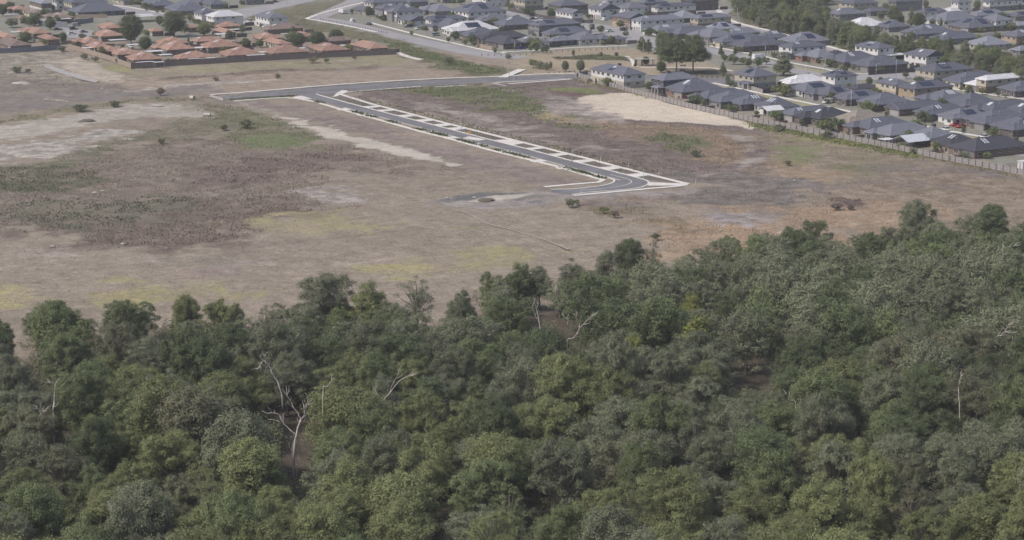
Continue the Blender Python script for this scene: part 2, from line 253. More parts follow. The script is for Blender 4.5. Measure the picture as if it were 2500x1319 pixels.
#PATCHES-BEGIN
# polygon in photo pixels, colour a, colour b, edge softness (m), edge wander (m), tuft density per m2, tuft height, tuft colour
PATCH = [
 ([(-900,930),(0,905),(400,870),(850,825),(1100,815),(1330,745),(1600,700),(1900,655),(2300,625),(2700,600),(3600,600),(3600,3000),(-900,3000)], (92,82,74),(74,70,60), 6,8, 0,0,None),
 ([(-900,-60),(3600,-60),(3600,180),(2600,420),(2500,420),(1405,185),(1240,140),(950,120),(740,60),(500,100),(-900,100)], (132,130,126),(122,124,108), 2,4, 0,0,None),
 # red brown weeds
 ([(40,425),(180,385),(330,352),(480,335),(600,340),(750,352),(850,352),(1110,415),(950,430),(760,410),(770,455),(810,485),(820,525),(640,545),(690,590),(560,603),(400,607),(250,600),(130,588),(60,570),(-200,560),(-200,425)], (129,117,107),(110,97,89), 5,9, .6,.55,(126,112,104)),
 ([(330,540),(400,500),(560,480),(760,490),(805,520),(640,548),(690,588),(560,600),(350,600),(200,585),(60,560),(80,545)], (114,101,92),(101,88,81), 5,9, .6,.6,(114,99,92)),
 ([(430,430),(560,400),(760,375),(900,385),(860,400),(700,420),(560,440),(480,450)], (112,98,92),(102,88,83), 5,8, .4,.7,(108,92,87)),
 ([(450,255),(560,248),(700,290),(790,335),(740,362),(600,355),(500,320)], (112,113,84),(98,99,74), 4,6, .4,.6,(92,96,70)),
 ([(340,345),(520,330),(580,300),(520,280),(430,300),(300,330),(160,370),(60,410),(200,400)], (116,114,94),(100,96,80), 4,8, .3,.5,(98,98,76)),
 ([(-200,425),(150,405),(260,430),(220,455),(60,470),(-200,470)], (96,98,78),(84,84,68), 5,6, .5,.7,(84,90,66)),
 ([(40,485),(200,490),(330,500),(460,480),(520,495),(400,515),(300,550),(180,560),(60,548),(-50,520)], (98,99,84),(112,106,92), 5,9, .6,.7,(90,92,74)),
 ([(-200,360),(100,343),(230,322),(335,313),(325,330),(200,347),(90,388),(-200,400)], (172,167,162),(130,124,114), 2,9, 0,0,None),
 ([(-300,320),(-50,312),(130,285),(260,262),(330,250),(420,246),(480,262),(520,285),(440,287),(330,287),(240,300),(130,322),(-50,345),(-300,370)], (170,163,154),(150,143,134), 2,4, 0,0,None),
 ([(-300,300),(0,290),(180,262),(300,245),(420,232),(520,240),(480,248),(330,245),(200,272),(0,302),(-300,320)], (112,110,84),(128,118,98), 2,5, .4,.6,(98,104,70)),
 ([(-300,270),(0,264),(110,246),(140,242),(130,250),(0,272),(-300,290)], (162,156,152),(150,144,140), 1,2, 0,0,None),
 ([(-300,120),(165,120),(320,168),(330,195),(250,205),(100,195),(0,185),(-300,185)], (158,148,138),(118,112,98), 3,8, .15,.6,(112,104,84)),
 ([(-300,185),(0,185),(250,205),(350,210),(300,230),(100,240),(-300,262)], (128,118,112),(112,104,100), 3,8, .2,.5,(108,98,90)),
 ([(120,150),(190,140),(270,165),(330,195),(290,200),(200,190)], (176,164,150),(158,146,134), 2,6, 0,0,None),
 ([(230,145),(320,168),(360,172),(340,185),(290,175)], (146,144,96),(130,126,98), 2,4, .2,.3,(140,140,84)),
 ([(330,172),(640,152),(965,134),(1010,145),(980,160),(640,172),(400,185),(330,190)], (144,138,108),(130,122,100), 3,5, .2,.3,(132,130,92)),
 ([(300,200),(420,187),(640,175),(900,165),(1050,165),(1200,182),(1000,194),(700,212),(520,228),(380,232)], (152,138,122),(136,120,110), 3,6, .12,.35,(130,112,98)),
 ([(480,240),(590,246),(760,260),(1000,330),(1400,440),(1330,458),(1250,430),(1100,395),(960,350),(780,300),(600,262)], (136,122,118),(118,106,104), 3,5, .15,.3,(116,102,98)),
 ([(655,283),(700,281),(790,308),(865,332),(960,356),(1040,378),(1110,398),(1112,404),(1030,391),(935,368),(865,351),(785,328),(720,303)], (184,177,166),(172,165,154), .8,2.5, 0,0,None),
 ([(580,248),(640,262),(700,280),(670,284),(610,262)], (160,152,142),(134,124,112), 2,3, 0,0,None),
 ([(590,345),(620,335),(700,330),(760,345),(740,362),(640,362)], (102,116,74),(114,118,86), 2,4, .4,.4,(98,106,74)),
 # block between the new road and the estate fence
 ([(835,222),(1180,205),(1400,192),(1640,250),(1870,312),(1960,400),(1900,430),(1690,450),(1560,425),(1260,335),(900,245)], (124,110,107),(100,89,87), 2,5, .4,.5,(104,92,88)),
 ([(985,243),(1060,250),(1180,285),(1320,330),(1480,370),(1440,372),(1300,345),(1150,300),(1040,268)], (152,143,138),(118,106,102), 3,8, .05,.4,(110,96,92)),
 ([(960,212),(1180,208),(1300,225),(1330,250),(1420,270),(1520,300),(1540,320),(1420,310),(1290,280),(1150,262),(1050,235)], (94,104,70),(112,112,78), 3,7, .6,.7,(84,92,62)),
 ([(1330,270),(1420,285),(1440,300),(1380,298),(1300,280)], (152,138,104),(130,118,90), 2,5, .3,.5,(140,128,92)),
 ([(1330,225),(1420,245),(1560,300),(1640,330),(1400,290),(1330,262)], (150,142,138),(116,106,104), 3,7, .1,.4,(112,102,98)),
 ([(1335,214),(1390,210),(1440,218),(1485,230),(1430,233),(1360,228)], (120,130,74),(106,112,70), 1.5,3, .5,.4,(110,122,62)),
 ([(1345,219),(1385,222),(1440,231),(1400,236),(1360,230)], (112,88,88),(100,80,80), 1.5,2, 0,0,None),
 ([(1400,236),(1500,226),(1545,228),(1600,238),(1700,262),(1790,288),(1862,309),(1835,316),(1780,306),(1650,300),(1540,294),(1470,282),(1420,262)], (196,183,167),(187,174,158), 1,1.6, 0,0,None),
 ([(1390,240),(1470,282),(1560,300),(1500,302),(1400,270)], (160,150,144),(130,120,116), 2,5, 0,0,None),
 ([(1460,300),(1560,300),(1780,312),(1860,330),(1850,380),(1780,400),(1700,385),(1560,345),(1500,325)], (142,122,104),(112,98,86), 3,5, .4,.6,(138,118,92)),
 ([(1575,335),(1620,325),(1690,332),(1715,360),(1715,380),(1650,372),(1600,352)], (94,100,72),(108,108,80), 2,4, .7,.7,(82,92,60)),
 # right field
 ([(1860,315),(2100,340),(2500,428),(2700,470),(2700,560),(2200,600),(1900,560),(1750,500),(1690,455),(1860,400)], (142,127,112),(114,102,88), 4,8, .35,.4,(112,100,84)),
 ([(1860,312),(2000,330),(2220,365),(2200,385),(2000,370),(1880,350)], (144,132,112),(118,108,90), 3,6, .3,.5,(130,118,90)),
 ([(1925,352),(1958,345),(1978,380),(1965,405),(1930,408),(1915,385)], (112,124,76),(120,122,88), 3,5, .4,.35,(102,112,66)),
 ([(2010,408),(2120,395),(2210,400),(2190,415),(2080,425),(2010,424)], (104,110,76),(122,116,90), 3,5, .4,.35,(96,104,66)),
 ([(2040,380),(2160,370),(2240,380),(2200,395),(2060,392)], (104,104,80),(124,114,92), 3,5, .3,.35,(98,100,74)),
 ([(2060,332),(2140,340),(2240,366),(2200,372),(2080,350)], (124,130,86),(110,116,80), 2,4, .3,.4,(110,122,72)),
 ([(1950,320),(2060,338),(2080,352),(1960,335)], (146,142,96),(124,120,84), 2,3, .3,.4,(130,128,80)),
 ([(2150,405),(2300,395),(2420,410),(2460,425),(2300,430),(2180,425)], (122,112,112),(104,96,94), 3,7, .3,.4,(108,98,94)),
 ([(1560,580),(1640,525),(1760,495),(1900,500),(2080,500),(2200,490),(2330,520),(2200,570),(2000,590),(1800,620),(1600,620)], (158,135,112),(138,119,101), 4,8, .45,.5,(158,124,92)),
 ([(1880,395),(1960,400),(2050,425),(2000,440),(1900,425)], (152,130,108),(130,112,96), 3,6, .3,.4,(144,120,92)),
 ([(1690,455),(1800,425),(1880,440),(1960,470),(1900,490),(1800,492),(1690,480)], (120,113,110),(98,92,90), 3,9, 0.2,.4,(96,89,85)),
 ([(1650,525),(1740,505),(1880,530),(1900,545),(1830,552),(1700,540)], (152,145,146),(122,114,114), 3,6, 0,0,None),
 ([(1790,505),(1850,498),(1920,520),(1880,528)], (112,106,108),(124,118,120), 3,4, 0,0,None),
 ([(2020,470),(2090,478),(2080,500),(2020,492)], (112,96,92),(96,82,78), 2,5, .6,.8,(104,86,82)),
 ([(1440,505),(1560,500),(1700,540),(1660,560),(1560,530),(1460,520)], (124,112,92),(110,98,80), 3,6, .4,.6,(104,98,72)),
 ([(1380,480),(1500,478),(1650,470),(1690,480),(1600,495),(1450,498)], (142,122,110),(124,106,98), 3,5, .2,.4,(120,100,88)),
 # bottom paddock
 ([(300,221),(420,206),(560,198),(650,191),(653,195),(560,204),(420,214),(300,229)], (170,163,156),(140,130,124), 1,2.5, 0,0,None),
 ([(400,187),(560,177),(680,169),(820,168),(930,159),(932,163),(820,173),(680,174),(560,183),(400,193)], (116,102,92),(128,114,102), 1.2,2.5, .5,.5,(108,94,84)),
 ([(-100,240),(160,228),(330,221),(480,210),(525,222),(330,240),(160,258),(-100,285)], (128,122,119),(114,107,104), 2,5, 0,0,None),
 ([(780,582),(1000,559),(1200,547),(1203,551),(1000,565),(780,588)], (138,132,108),(128,120,102), 1.5,3, .2,.25,(126,118,92)),
 ([(590,606),(700,589),(850,571),(1050,555),(1053,559),(850,577),(700,596),(590,613)], (120,108,101),(132,120,112), 1.2,2.5, .2,.3,(112,100,92)),
 ([(-100,612),(200,618),(500,640),(800,640),(1100,622),(1100,627),(800,647),(500,648),(200,625),(-100,620)], (156,145,136),(140,128,120), 2,4, 0,0,None),
 ([(1765,320),(1815,350),(1835,385),(1795,410),(1715,425),(1718,431),(1808,416),(1856,388),(1838,350),(1788,318)], (154,146,140),(136,127,121), 1.5,3, 0,0,None),
 ([(1860,425),(2000,452),(2150,440),(2330,452),(2330,458),(2150,448),(2000,462),(1860,436)], (112,102,100),(124,112,104), 1.5,4, .3,.4,(104,94,88)),
 ([(1900,560),(2050,545),(2250,530),(2250,535),(2050,553),(1900,570)], (168,155,138),(150,136,120), 1.5,4, 0,0,None),
 ([(775,231.5),(830,228),(1000,277),(1300,353),(1680,449),(1562,436),(1404,396),(1100,317),(880,260)], (118,112,107),(104,98,92), .8,1, .1,.3,(104,100,88)),
 ([(610,540),(700,525),(800,512),(900,530),(940,555),(850,566),(760,582),(680,575)], (146,139,98),(142,131,110), 3,6, .1,.25,(146,138,94)),
 ([(858,658),(1000,635),(1130,612),(1260,600),(1350,620),(1300,640),(1120,655),(960,668)], (148,142,96),(142,132,108), 3,6, .1,.25,(146,138,94)),
 ([(230,705),(420,683),(540,693),(610,722),(480,732),(300,738)], (150,146,92),(144,134,104), 3,6, .12,.25,(148,142,86)),
 ([(-200,660),(20,672),(60,700),(110,740),(-200,760)], (152,144,100),(148,136,112), 3,6, .1,.25,(148,142,86)),
 ([(400,632),(480,628),(545,632),(530,650),(430,650)], (120,116,102),(138,126,118), 2,4, .25,.4,(98,96,78)),
 ([(440,660),(560,655),(600,668),(500,676)], (128,114,108),(142,128,122), 2,4, .15,.4,(112,96,90)),
 ([(1690,440),(1790,418),(1900,440),(1985,470),(1940,500),(1820,496),(1700,486),(1560,500),(1500,490),(1690,470)], (122,116,113),(98,92,91), 2.4,10, .25,.45,(98,92,88)),
 ([(765,462),(840,452),(885,470),(880,488),(820,494),(775,485)], (160,153,150),(128,118,112), 2,5, .05,.3,(118,106,100)),
 ([(1085,482),(1120,474),(1250,468),(1345,468),(1375,482),(1330,500),(1180,508),(1100,498)], (148,142,140),(130,124,122), 2,4, 0,0,None),
 ([(1100,480),(1180,470),(1290,470),(1200,480),(1150,488),(1100,488)], (96,98,100),(110,110,110), 1,3, 0,0,None),
 ([(1240,488),(1310,474),(1350,476),(1310,490)], (104,104,106),(118,116,116), 1,3, 0,0,None),
 ([(1150,490),(1300,472),(1240,486),(1180,492)], (176,170,160),(164,158,150), 1,2, 0,0,None),
 ([(1300,470),(1480,468),(1690,462),(1700,470),(1500,482),(1380,484),(1320,478)], (150,144,142),(132,124,122), 2,3, 0,0,None),
 # swale and park by the estates
 ([(560,60),(640,30),(760,8),(850,-8),(880,5),(745,45),(800,58),(930,85),(1060,125),(1180,140),(1235,150),(1260,182),(1160,190),(1020,150),(965,128),(960,112),(860,90),(740,72)], (118,112,92),(96,96,72), 2,5, .5,.6,(98,98,72)),
 ([(940,100),(985,105),(1040,128),(1130,148),(1225,172),(1190,186),(1120,170),(1010,138),(960,118)], (92,102,68),(106,108,76), 2,4, .8,.8,(76,88,52)),
 ([(1040,115),(1150,130),(1290,142),(1330,160),(1240,165),(1150,152)], (148,134,122),(134,120,112), 2,4, .1,.3,(126,112,98)),
 ([(1230,135),(1400,120),(1540,115),(1640,130),(1780,170),(1800,185),(1700,190),(1440,182),(1280,182)], (156,142,120),(142,130,112), 2,4, .15,.3,(134,126,100)),
 ([(1350,140),(1460,132),(1540,140),(1545,150),(1440,146),(1360,146)], (102,104,80),(90,90,68), 1,2, 1.2,.9,(74,80,56)),
 ([(1620,168),(1740,168),(1800,182),(1760,192),(1640,186)], (118,110,100),(104,100,88), 2,3, .5,.6,(96,92,76)),
 ([(1560,95),(1620,108),(1650,120),(1600,125),(1550,118)], (110,110,88),(124,118,96), 2,3, .4,.6,(92,98,70)),
 # far scrub belt
 ([(1760,-60),(1775,10),(1800,50),(1880,76),(2010,112),(2120,132),(2260,150),(2340,190),(2480,235),(2700,290),(2700,150),(2460,130),(2330,115),(2200,100),(2040,60),(2010,20),(2080,-60)], (104,98,80),(86,84,66), 3,5, .2,.8,(84,88,62)),
]
#PATCHES-END
BASE_A, BASE_B = (142,132,120), (129,119,107)
def mute(c, k=.2):
    g = .35*c[0]+.5*c[1]+.15*c[2]; return tuple(g+(x-g)*(1-k)+o for x, o in zip(c, (.5, -.5, -2.5)))
for i_, (pts_, a_, b_, so_, wa_, de_, th_, tc_) in enumerate(PATCH):
    PATCH[i_] = ([P(u, max(v, -330)) for u, v in pts_], mute(a_), mute(b_), so_*1.5 if so_ > 1 else so_, wa_*1.5, de_, th_, mute(tc_) if tc_ else None)
ROADZONE = [[(505,245),(740,225),(1200,190),(1420,178),(1420,196),(1180,210),(860,226),(1000,270),(1300,350),(1700,450),(1690,460),(1340,486),(1330,455),(1440,440),(1100,350),(740,245),(520,250)]]
ROADZONE = [[P(u, v) for u, v in z] for z in ROADZONE]
# ---------------------------------------------------------------- ground sheet
def axis(lo, hi, step, far_lo, far_hi):
    a = list(np.arange(lo, hi+step, step)); g = step
    x = a[-1]
    while x < far_hi: g *= 1.35; x += g; a.append(x)
    g = step; x = a[0]; pre = []
    while x > far_lo: g *= 1.35; x -= g; pre.append(x)
    return np.array(pre[::-1]+a)
xs = axis(-270, 270, 1.0, -9000, 9000); ys = axis(395, 1080, 1.15, -600, 16000)
GX, GY = np.meshgrid(xs, ys)
def paint(X, Y):
    wn = fbm(X, Y, 9, 4); wn2 = fbm(X+300, Y-120, 3.5, 3)
    ca = np.zeros(X.shape+(3,))+np.array(s2l(BASE_A)); cb = np.zeros(X.shape+(3,))+np.array(s2l(BASE_B))
    for pi, (poly, a, b, soft, wander, dens, th, tc) in enumerate(PATCH):
        d = sdf(poly, X, Y)+wn*wander*1.6+wn2*wander*0.8
        k = np.clip(0.5-d/(2*soft), 0, 1)[..., None]; k = k*k*(3-2*k)
        if soft > 3.2 and pi > 1: k = k*np.clip(.95+1.15*fbm(X+31*pi, Y-17*pi, 15, 4), .3, 1)[..., None]
        ca = ca*(1-k)+np.array(s2l(a))*k; cb = cb*(1-k)+np.array(s2l(b))*k
    big = 1+0.10*fbm(X-55, Y+77, 40, 3)[..., None]
    U = X*BX.x+Y*BX.y; W = X*AX.x+Y*AX.y
    streak = 1+(0.075*fbm(U/14, W/1.6, 1.0, 3)+0.06*fbm(U/40+9, W/5+3, 1.0, 3))*(Y < 930)
    rut = 1+.09*fbm(U/2.0+70, W/22+8, 1.0, 2)*(Y < 930)
    big = big*(streak*rut)[..., None]
    cn = np.clip(1-1.0*np.clip((ca.mean(-1)-.30)/.12, 0, 1), .22, 1)[..., None]*np.ones(3)
    return ca*big, cb*big, cn
CA, CB, CN = paint(GX, GY)
rz = np.minimum.reduce([sdf(z, GX, GY) for z in ROADZONE])
amp = np.clip((rz-2)/8, 0, 1)*np.where((GY > 930) & (GX > -60), 0, 1)*np.clip((1040-GY)/60, 0, 1)
fence_side = sdf([P(1395, 181), P(2900, 505), P(2900, -50), P(1395, -50)], GX, GY)
amp *= np.clip((fence_side-1)/8, 0, 1)
amp *= np.clip(-sdf([(-1000, 300), (1000, 300), (1000, 1040), (-1000, 1040)], GX, GY)/20, 0, 1)
GZ = (fbm(GX, GY, 14, 4)-0.35)*0.5*amp
nxs, nys = len(xs), len(ys)
ii = (np.arange(nys-1)[:, None]*nxs+np.arange(nxs-1)[None, :]).ravel()
Q = np.stack([ii, ii+1, ii+nxs+1, ii+nxs], 1)
gme = npmesh('ground', np.stack([GX.ravel(), GY.ravel(), GZ.ravel()], 1), Q, M['ground'], {'ca': CA.reshape(-1, 3), 'cb': CB.reshape(-1, 3), 'cn': CN.reshape(-1, 3)})
gme.polygons.foreach_set('use_smooth', np.ones(len(gme.polygons), bool))
tag(obj('ground', gme), kind='structure')
# ---------------------------------------------------------------- flat sheets and strips
def sheet(name, px, z, m, thick=None):
    pts = [P(u, v, 0) for u, v in px]
    tris = geometry.tessellate_polygon([pts]); mb = MB(); n = len(pts)
    vs = [(p.x, p.y, z) for p in pts]
    fs = []
    for a, b, c in tris:
        nrm = (Vector(vs[b])-Vector(vs[a])).cross(Vector(vs[c])-Vector(vs[a]))
        fs.append((a, b, c) if nrm.z > 0 else (a, c, b))
    mb.add(vs, fs)
    if thick:
        lo = [(p.x, p.y, z-thick) for p in pts]; mb.add(vs+lo, [(i, (i+1) % n, n+(i+1) % n, n+i) for i in range(n)])
    return tag(mb.build(name, m), kind='structure')
def smoothline(pts, n=6):
    out = []
    for i in range(len(pts)-1):
        p0 = pts[max(i-1, 0)]; p1 = pts[i]; p2 = pts[i+1]; p3 = pts[min(i+2, len(pts)-1)]
        for k in range(n):
            t = k/n; out.append(0.5*((2*p1)+(p2-p0)*t+(2*p0-5*p1+4*p2-p3)*t*t+(3*p1-p0-3*p2+p3)*t**3))
    return out+[pts[-1]]
def strip_mb(mb, pts, wd, z, th=0.12, off=0.0, mi=0):
    n = len(pts); L = []; Rr = []
    for i, p in enumerate(pts):
        d = (pts[min(i+1, n-1)]-pts[max(i-1, 0)]); d.z = 0; d.normalize(); nv = Vector((-d.y, d.x, 0))
        L.append(p+nv*(off+wd/2)); Rr.append(p+nv*(off-wd/2))
    for i in range(n-1):
        vs = [(*Rr[i].xy, z), (*Rr[i+1].xy, z), (*L[i+1].xy, z), (*L[i].xy, z), (*Rr[i].xy, z-th), (*Rr[i+1].xy, z-th), (*L[i+1].xy, z-th), (*L[i].xy, z-th)]
        mb.add(vs, [(0, 1, 2, 3), (4, 5, 1, 0), (6, 7, 3, 2)], mi)
def strip(name, px, wd, z, m, sm=True, off=0.0, th=0.12, world=False):
    pts = px if world else [P(u, v) for u, v in px]
    if sm: pts = smoothline(pts)
    mb = MB(); strip_mb(mb, pts, wd, z, th, off)
    return tag(mb.build(name, m), kind='structure')
# new road and cross road
far_kerb = [(775,231.5),(807,240),(881,260),(978,285),(1064,307),(1100,316.5),(1212,345.5),(1288,364.5),(1343,379),(1404,395.5),(1471,412.5),(1538,429.5),(1562,436)]
W1 = [P(u, v) for u, v in far_kerb]
RW = 7.2
nrm1 = -BX
cr = [p+nrm1*RW/2 for p in W1]
c0 = P(700, 226); c1 = P(745, 230)
# carriageway polygon : straight part as strip, bend as sheet
strip('road', smoothline([P(724, 222)]+cr), RW, 0.05, M['asphalt_new'], sm=False, world=True)
sheet('road', [(1480,414.5),(1538,429.5),(1562,436),(1578,441),(1584,447),(1578,453),(1560,459),(1520,464),(1440,470),(1395,476),(1346,470),(1346,463),(1400,462),(1440,458),(1470,454),(1490,449),(1499,444),(1498,439),(1478,433),(1440,423),(1400,411)], 0.058, M['asphalt_new'])
sheet('road', [(545,243.5),(530,238),(662,224.5),(829,210.5),(1027,198),(1209,190.5),(1334,184.5),(1442,182.5),(1560,182),(1700,187),(1800,196),(1800,208),(1700,200),(1560,192),(1440,190),(1393,193),(1300,196.5),(1242,199),(1140,204),(1027,210),(905,218),(842,223),(800,232),(723,231.5),(640,238)], 0.054, M['asphalt_new'])
strip('footpath', [(512,232.5),(662,220.8),(829,207),(1027,194.5),(1209,187.5),(1334,181),(1440,179.5)], 2.0, 0.16, M['concrete'])
strip('footpath', [(829.6,230.5),(905.7,254),(954,266.5),(997,277.5),(1045.5,290.5),(1094,303),(1149,316.8),(1258,344),(1313,357.6),(1364.5,371),(1434.5,388),(1495,404.5),(1574,424.5),(1681,450.5)], 1.7, 0.17, M['concrete'], sm=False)
strip('footpath', [(1676,452),(1656,455.5),(1538,465.8),(1399.5,478.6)], 1.8, 0.165, M['concrete'], sm=False)
sheet('footpath', [(1583,446),(1662,449),(1683,450.5),(1676,454),(1583,455)], 0.155, M['concrete'])
strip('footpath', [(570,247.5),(662,240.6),(700,239.5),(729,241.5),(766,248.5),(872,278.6),(954,301),(1030,322.7),(1088,336.5),(1194.5,366.7),(1270,385),(1352,405),(1431,428),(1472,440)], 1.6, 0.16, M['concrete'], sm=False)
strip('footpath', [(1474,439.8),(1462,446),(1400,451),(1328,457.5)], 1.8, 0.168, M['concrete'], sm=False)
strip('footpath', [(842,226.5),(905,221),(1027,212)], 1.4, 0.16, M['concrete'])
strip('footpath', [(1060,213),(1100,211),(1140,208.8)], 1.6, 0.16, M['concrete'])
strip('footpath', [(1240,205.5),(1290,202),(1395,194)], 1.9, 0.16, M['concrete'])
strip('footpath', [(1226,190),(1275,170)], 4.0, 0.19, M['concrete'], sm=False)
sheet('footpath', [(829,233),(845,227),(850,222.5),(835,221),(822,228),(812,238),(824,236)], 0.15, M['concrete'])
sheet('kerb', [(1197,204.5),(1215,200.5),(1395,192),(1396,193.2),(1225,202.5),(1215,205.5),(1240,210),(1232,211)], 0.13, M['kerb'])
for k, (name, pts_, sgn) in enumerate([('kerb', W1, 0), ('kerb', [p+nrm1*RW for p in W1[2:]], 0)]):
    strip(name, pts_, 0.75, 0.14, M['kerb' if k else 'concrete'], sm=False, world=True, th=0.14)
strip('kerb', [(535,237.2),(662,223.4),(829,209.6),(1027,197),(1209,189.8),(1334,183.8),(1442,181.8)], 0.4, 0.13, M['kerb'])
strip('kerb', [(549,244.2),(640,238.8),(722,232.2)], 0.4, 0.13, M['kerb'])
strip('kerb', [(775,231.5),(772,229),(780,227.5),(842,224),(905,219),(1027,211),(1140,205)], 0.5, 0.13, M['kerb'])
strip('kerb', [(1562,436),(1578,441),(1584,447),(1578,453),(1560,459),(1520,464),(1440,470),(1395,476)], 0.6, 0.14, M['concrete'])
strip('kerb', [(1440,423),(1478,433),(1498,439),(1499,444),(1490,449),(1470,454),(1440,458),(1400,462),(1346,463.5)], 0.6, 0.14, M['concrete'])
strip('centre_line', [(1490,427),(1520,434),(1540,441),(1538,448),(1515,455),(1470,461),(1420,465)], 0.28, 0.064, M['concrete'], th=0.003)
# driveway crossovers
def crossover(u, wd, side):
    best = min(range(len(W1)-1), key=lambda i: abs(PR(*W1[i].xy)[0]-u)+abs(PR(*W1[i+1].xy)[0]-u))
    p, q = W1[best], W1[best+1]; lo, hi = 0.0, 1.0
    for _ in range(20):
        mdl = (lo+hi)/2
        if PR(*(p.lerp(q, mdl)).xy)[0] < u: lo = mdl
        else: hi = mdl
    c = p.lerp(q, lo)
    mb = MB()
    if side > 0: a, b, w0, w1 = c+BX*0.2, c+BX*6.3, wd*1.45, wd
    else: c = c-BX*RW; a, b, w0, w1 = c-BX*0.2, c-BX*4.7, wd*1.4, wd
    z = 0.19
    vs = [a-AX*w0/2, a+AX*w0/2, b+AX*w1/2, b-AX*w1/2]
    if side < 0: vs = vs[::-1]
    vs = [(v.x, v.y, z) for v in vs][::-1]
    lo_ = [(v[0], v[1], 0.0) for v in vs]
    mb.add(vs+lo_, [(0, 1, 2, 3), (0, 4, 5, 1), (1, 5, 6, 2), (2, 6, 7, 3), (3, 7, 4, 0)])
    tag(mb.build('driveway', M['concrete']), kind='structure')
for u, wd in [(893,3.5),(927,3.5),(977,4),(1022,4),(1066,4),(1134,4.2),(1228,9),(1290,3),(1347,3.5),(1407,3.8),(1474,4),(1541,4)]: crossover(u, wd, 1)
for u, wd in [(790,7),(895,3.5),(946,3.5),(1107,3),(1160,3),(1226,3.4),(1292,3),(1376,3.5),(1440,3)]: crossover(u, wd, -1)
sheet('road_table', [(1130,338),(1145,333.5),(1186,341),(1170,344)], 0.10, M['concrete'], thick=0.06)
# estate streets
sheet('street', [(745,44),(790,46),(866,17),(905,2),(960,-20),(905,-20),(850,0),(800,22)], 0.04, M['asphalt_old'])
sheet('street', [(766,46),(790,42),(830,48),(897,63),(960,79),(1060,101),(1168,122),(1240,133),(1300,138),(1250,146),(1200,143),(1120,131),(1060,117),(960,95),(897,76),(820,58)], 0.044, M['asphalt_old'])
strip('footpath', [(749,46),(780,34),(830,20),(887,6)], 2.6, 0.12, M['concrete'])
strip('footpath', [(749,46),(780,51),(850,64),(922,79)], 2.2, 0.124, M['concrete'])
strip('footpath', [(905,56),(960,70),(1030,88),(1100,104),(1180,122),(1235,130)], 2.0, 0.12, M['concrete'])
strip('footpath', [(1215,128),(1300,124),(1400,117),(1530,112)], 2.0, 0.12, M['concrete'])
sheet('street', [(1470,60),(1530,70),(1590,86),(1612,104),(1612,126),(1590,128),(1580,112),(1540,100),(1480,92),(1400,72),(1300,50),(1235,36),(1235,24),(1330,44)], 0.04, M['asphalt_old'])
strip('footpath', [(1530,138),(1545,150),(1552,163),(1600,165),(1725,166),(1790,174)], 1.8, 0.12, M['concrete'])
sheet('street', [(1700,14),(1745,12),(1790,24),(1776,34),(1740,36),(1705,34),(1680,26)], 0.04, M['asphalt_old'])
strip('footpath', [(1745,15),(1784,50),(1894,79),(2016,112),(2076,127),(2160,140)], 3.0, 0.12, M['concrete'])
strip('street', [(1780,55),(1894,84),(2016,117),(2080,132)], 6, 0.04, M['asphalt_old'])
sheet('street', [(1690,108),(1770,124),(1876,146),(1959,166),(2006,179),(2094,182),(2235,177),(2330,196),(2600,248),(2600,262),(2330,212),(2240,193),(2097,196),(1996,194),(1915,172),(1866,160),(1760,138),(1690,120)], 0.045, M['asphalt_old'])
strip('footpath', [(1730,112),(1800,126),(1860,137),(1928,153),(2011,168),(2068,179.5),(2150,179),(2235,175)], 1.8, 0.12, M['concrete'])
strip('footpath', [(2280,205),(2331,218),(2420,232),(2520,245)], 1.8, 0.12, M['concrete'])
strip('footpath', [(1742,203),(1861,229),(1920,241),(2076,273),(2193,296.5),(2331,322.5),(2500,352),(2640,380)], 2.0, 0.125, M['concrete'])
sheet('verge', [(1750,209),(1861,231),(2076,276),(2331,326),(2640,386),(2640,394),(2331,333),(2076,283),(1861,238),(1740,212)], 0.02, M['lawn'])
sheet('street', [(1730,206),(1861,238),(2076,283),(2331,333),(2640,394),(2640,412),(2331,349),(2076,298),(1861,252),(1725,218)], 0.04, M['asphalt_old'])
sheet('verge', [(1900,152),(1960,165),(2030,178),(2000,178),(1940,165)], 0.05, M['lawn'])
sheet('street', [(255,8),(300,14),(420,33),(455,45),(410,44),(340,35),(258,22)], 0.04, M['asphalt_old'])
sheet('street', [(540,38),(590,22),(660,10),(730,-6),(800,-20),(840,-20),(760,4),(640,30),(600,45)], 0.04, M['asphalt_old'])
strip('footpath', [(255,12),(310,17),(420,37)], 2.0, 0.12, M['concrete'])
sheet('driveway', [(580,54),(625,50),(632,62),(590,64)], 0.05, M['concrete'])
strip('footpath', [(968,128),(1000,140),(1030,146)], 3.0, 0.12, M['concrete'])
sheet('car_park', [(150,66),(230,76),(240,92),(170,94)], 0.05, M['asphalt_old'])
# track across the paddock
strip('farm_track', [(1105,510),(1150,525),(1195,547),(1250,561),(1320,582),(1388,609)], 0.6, 0.04, mat('track_grit', (158,149,142), c2=(138,128,119), scale=0.5, detail=8), th=0.1)
# water in the drain
sheet('water', [(104,158),(118,158),(150,170),(190,182),(243,198),(232,202),(195,194),(150,180),(112,166)], 0.05, M['water'])
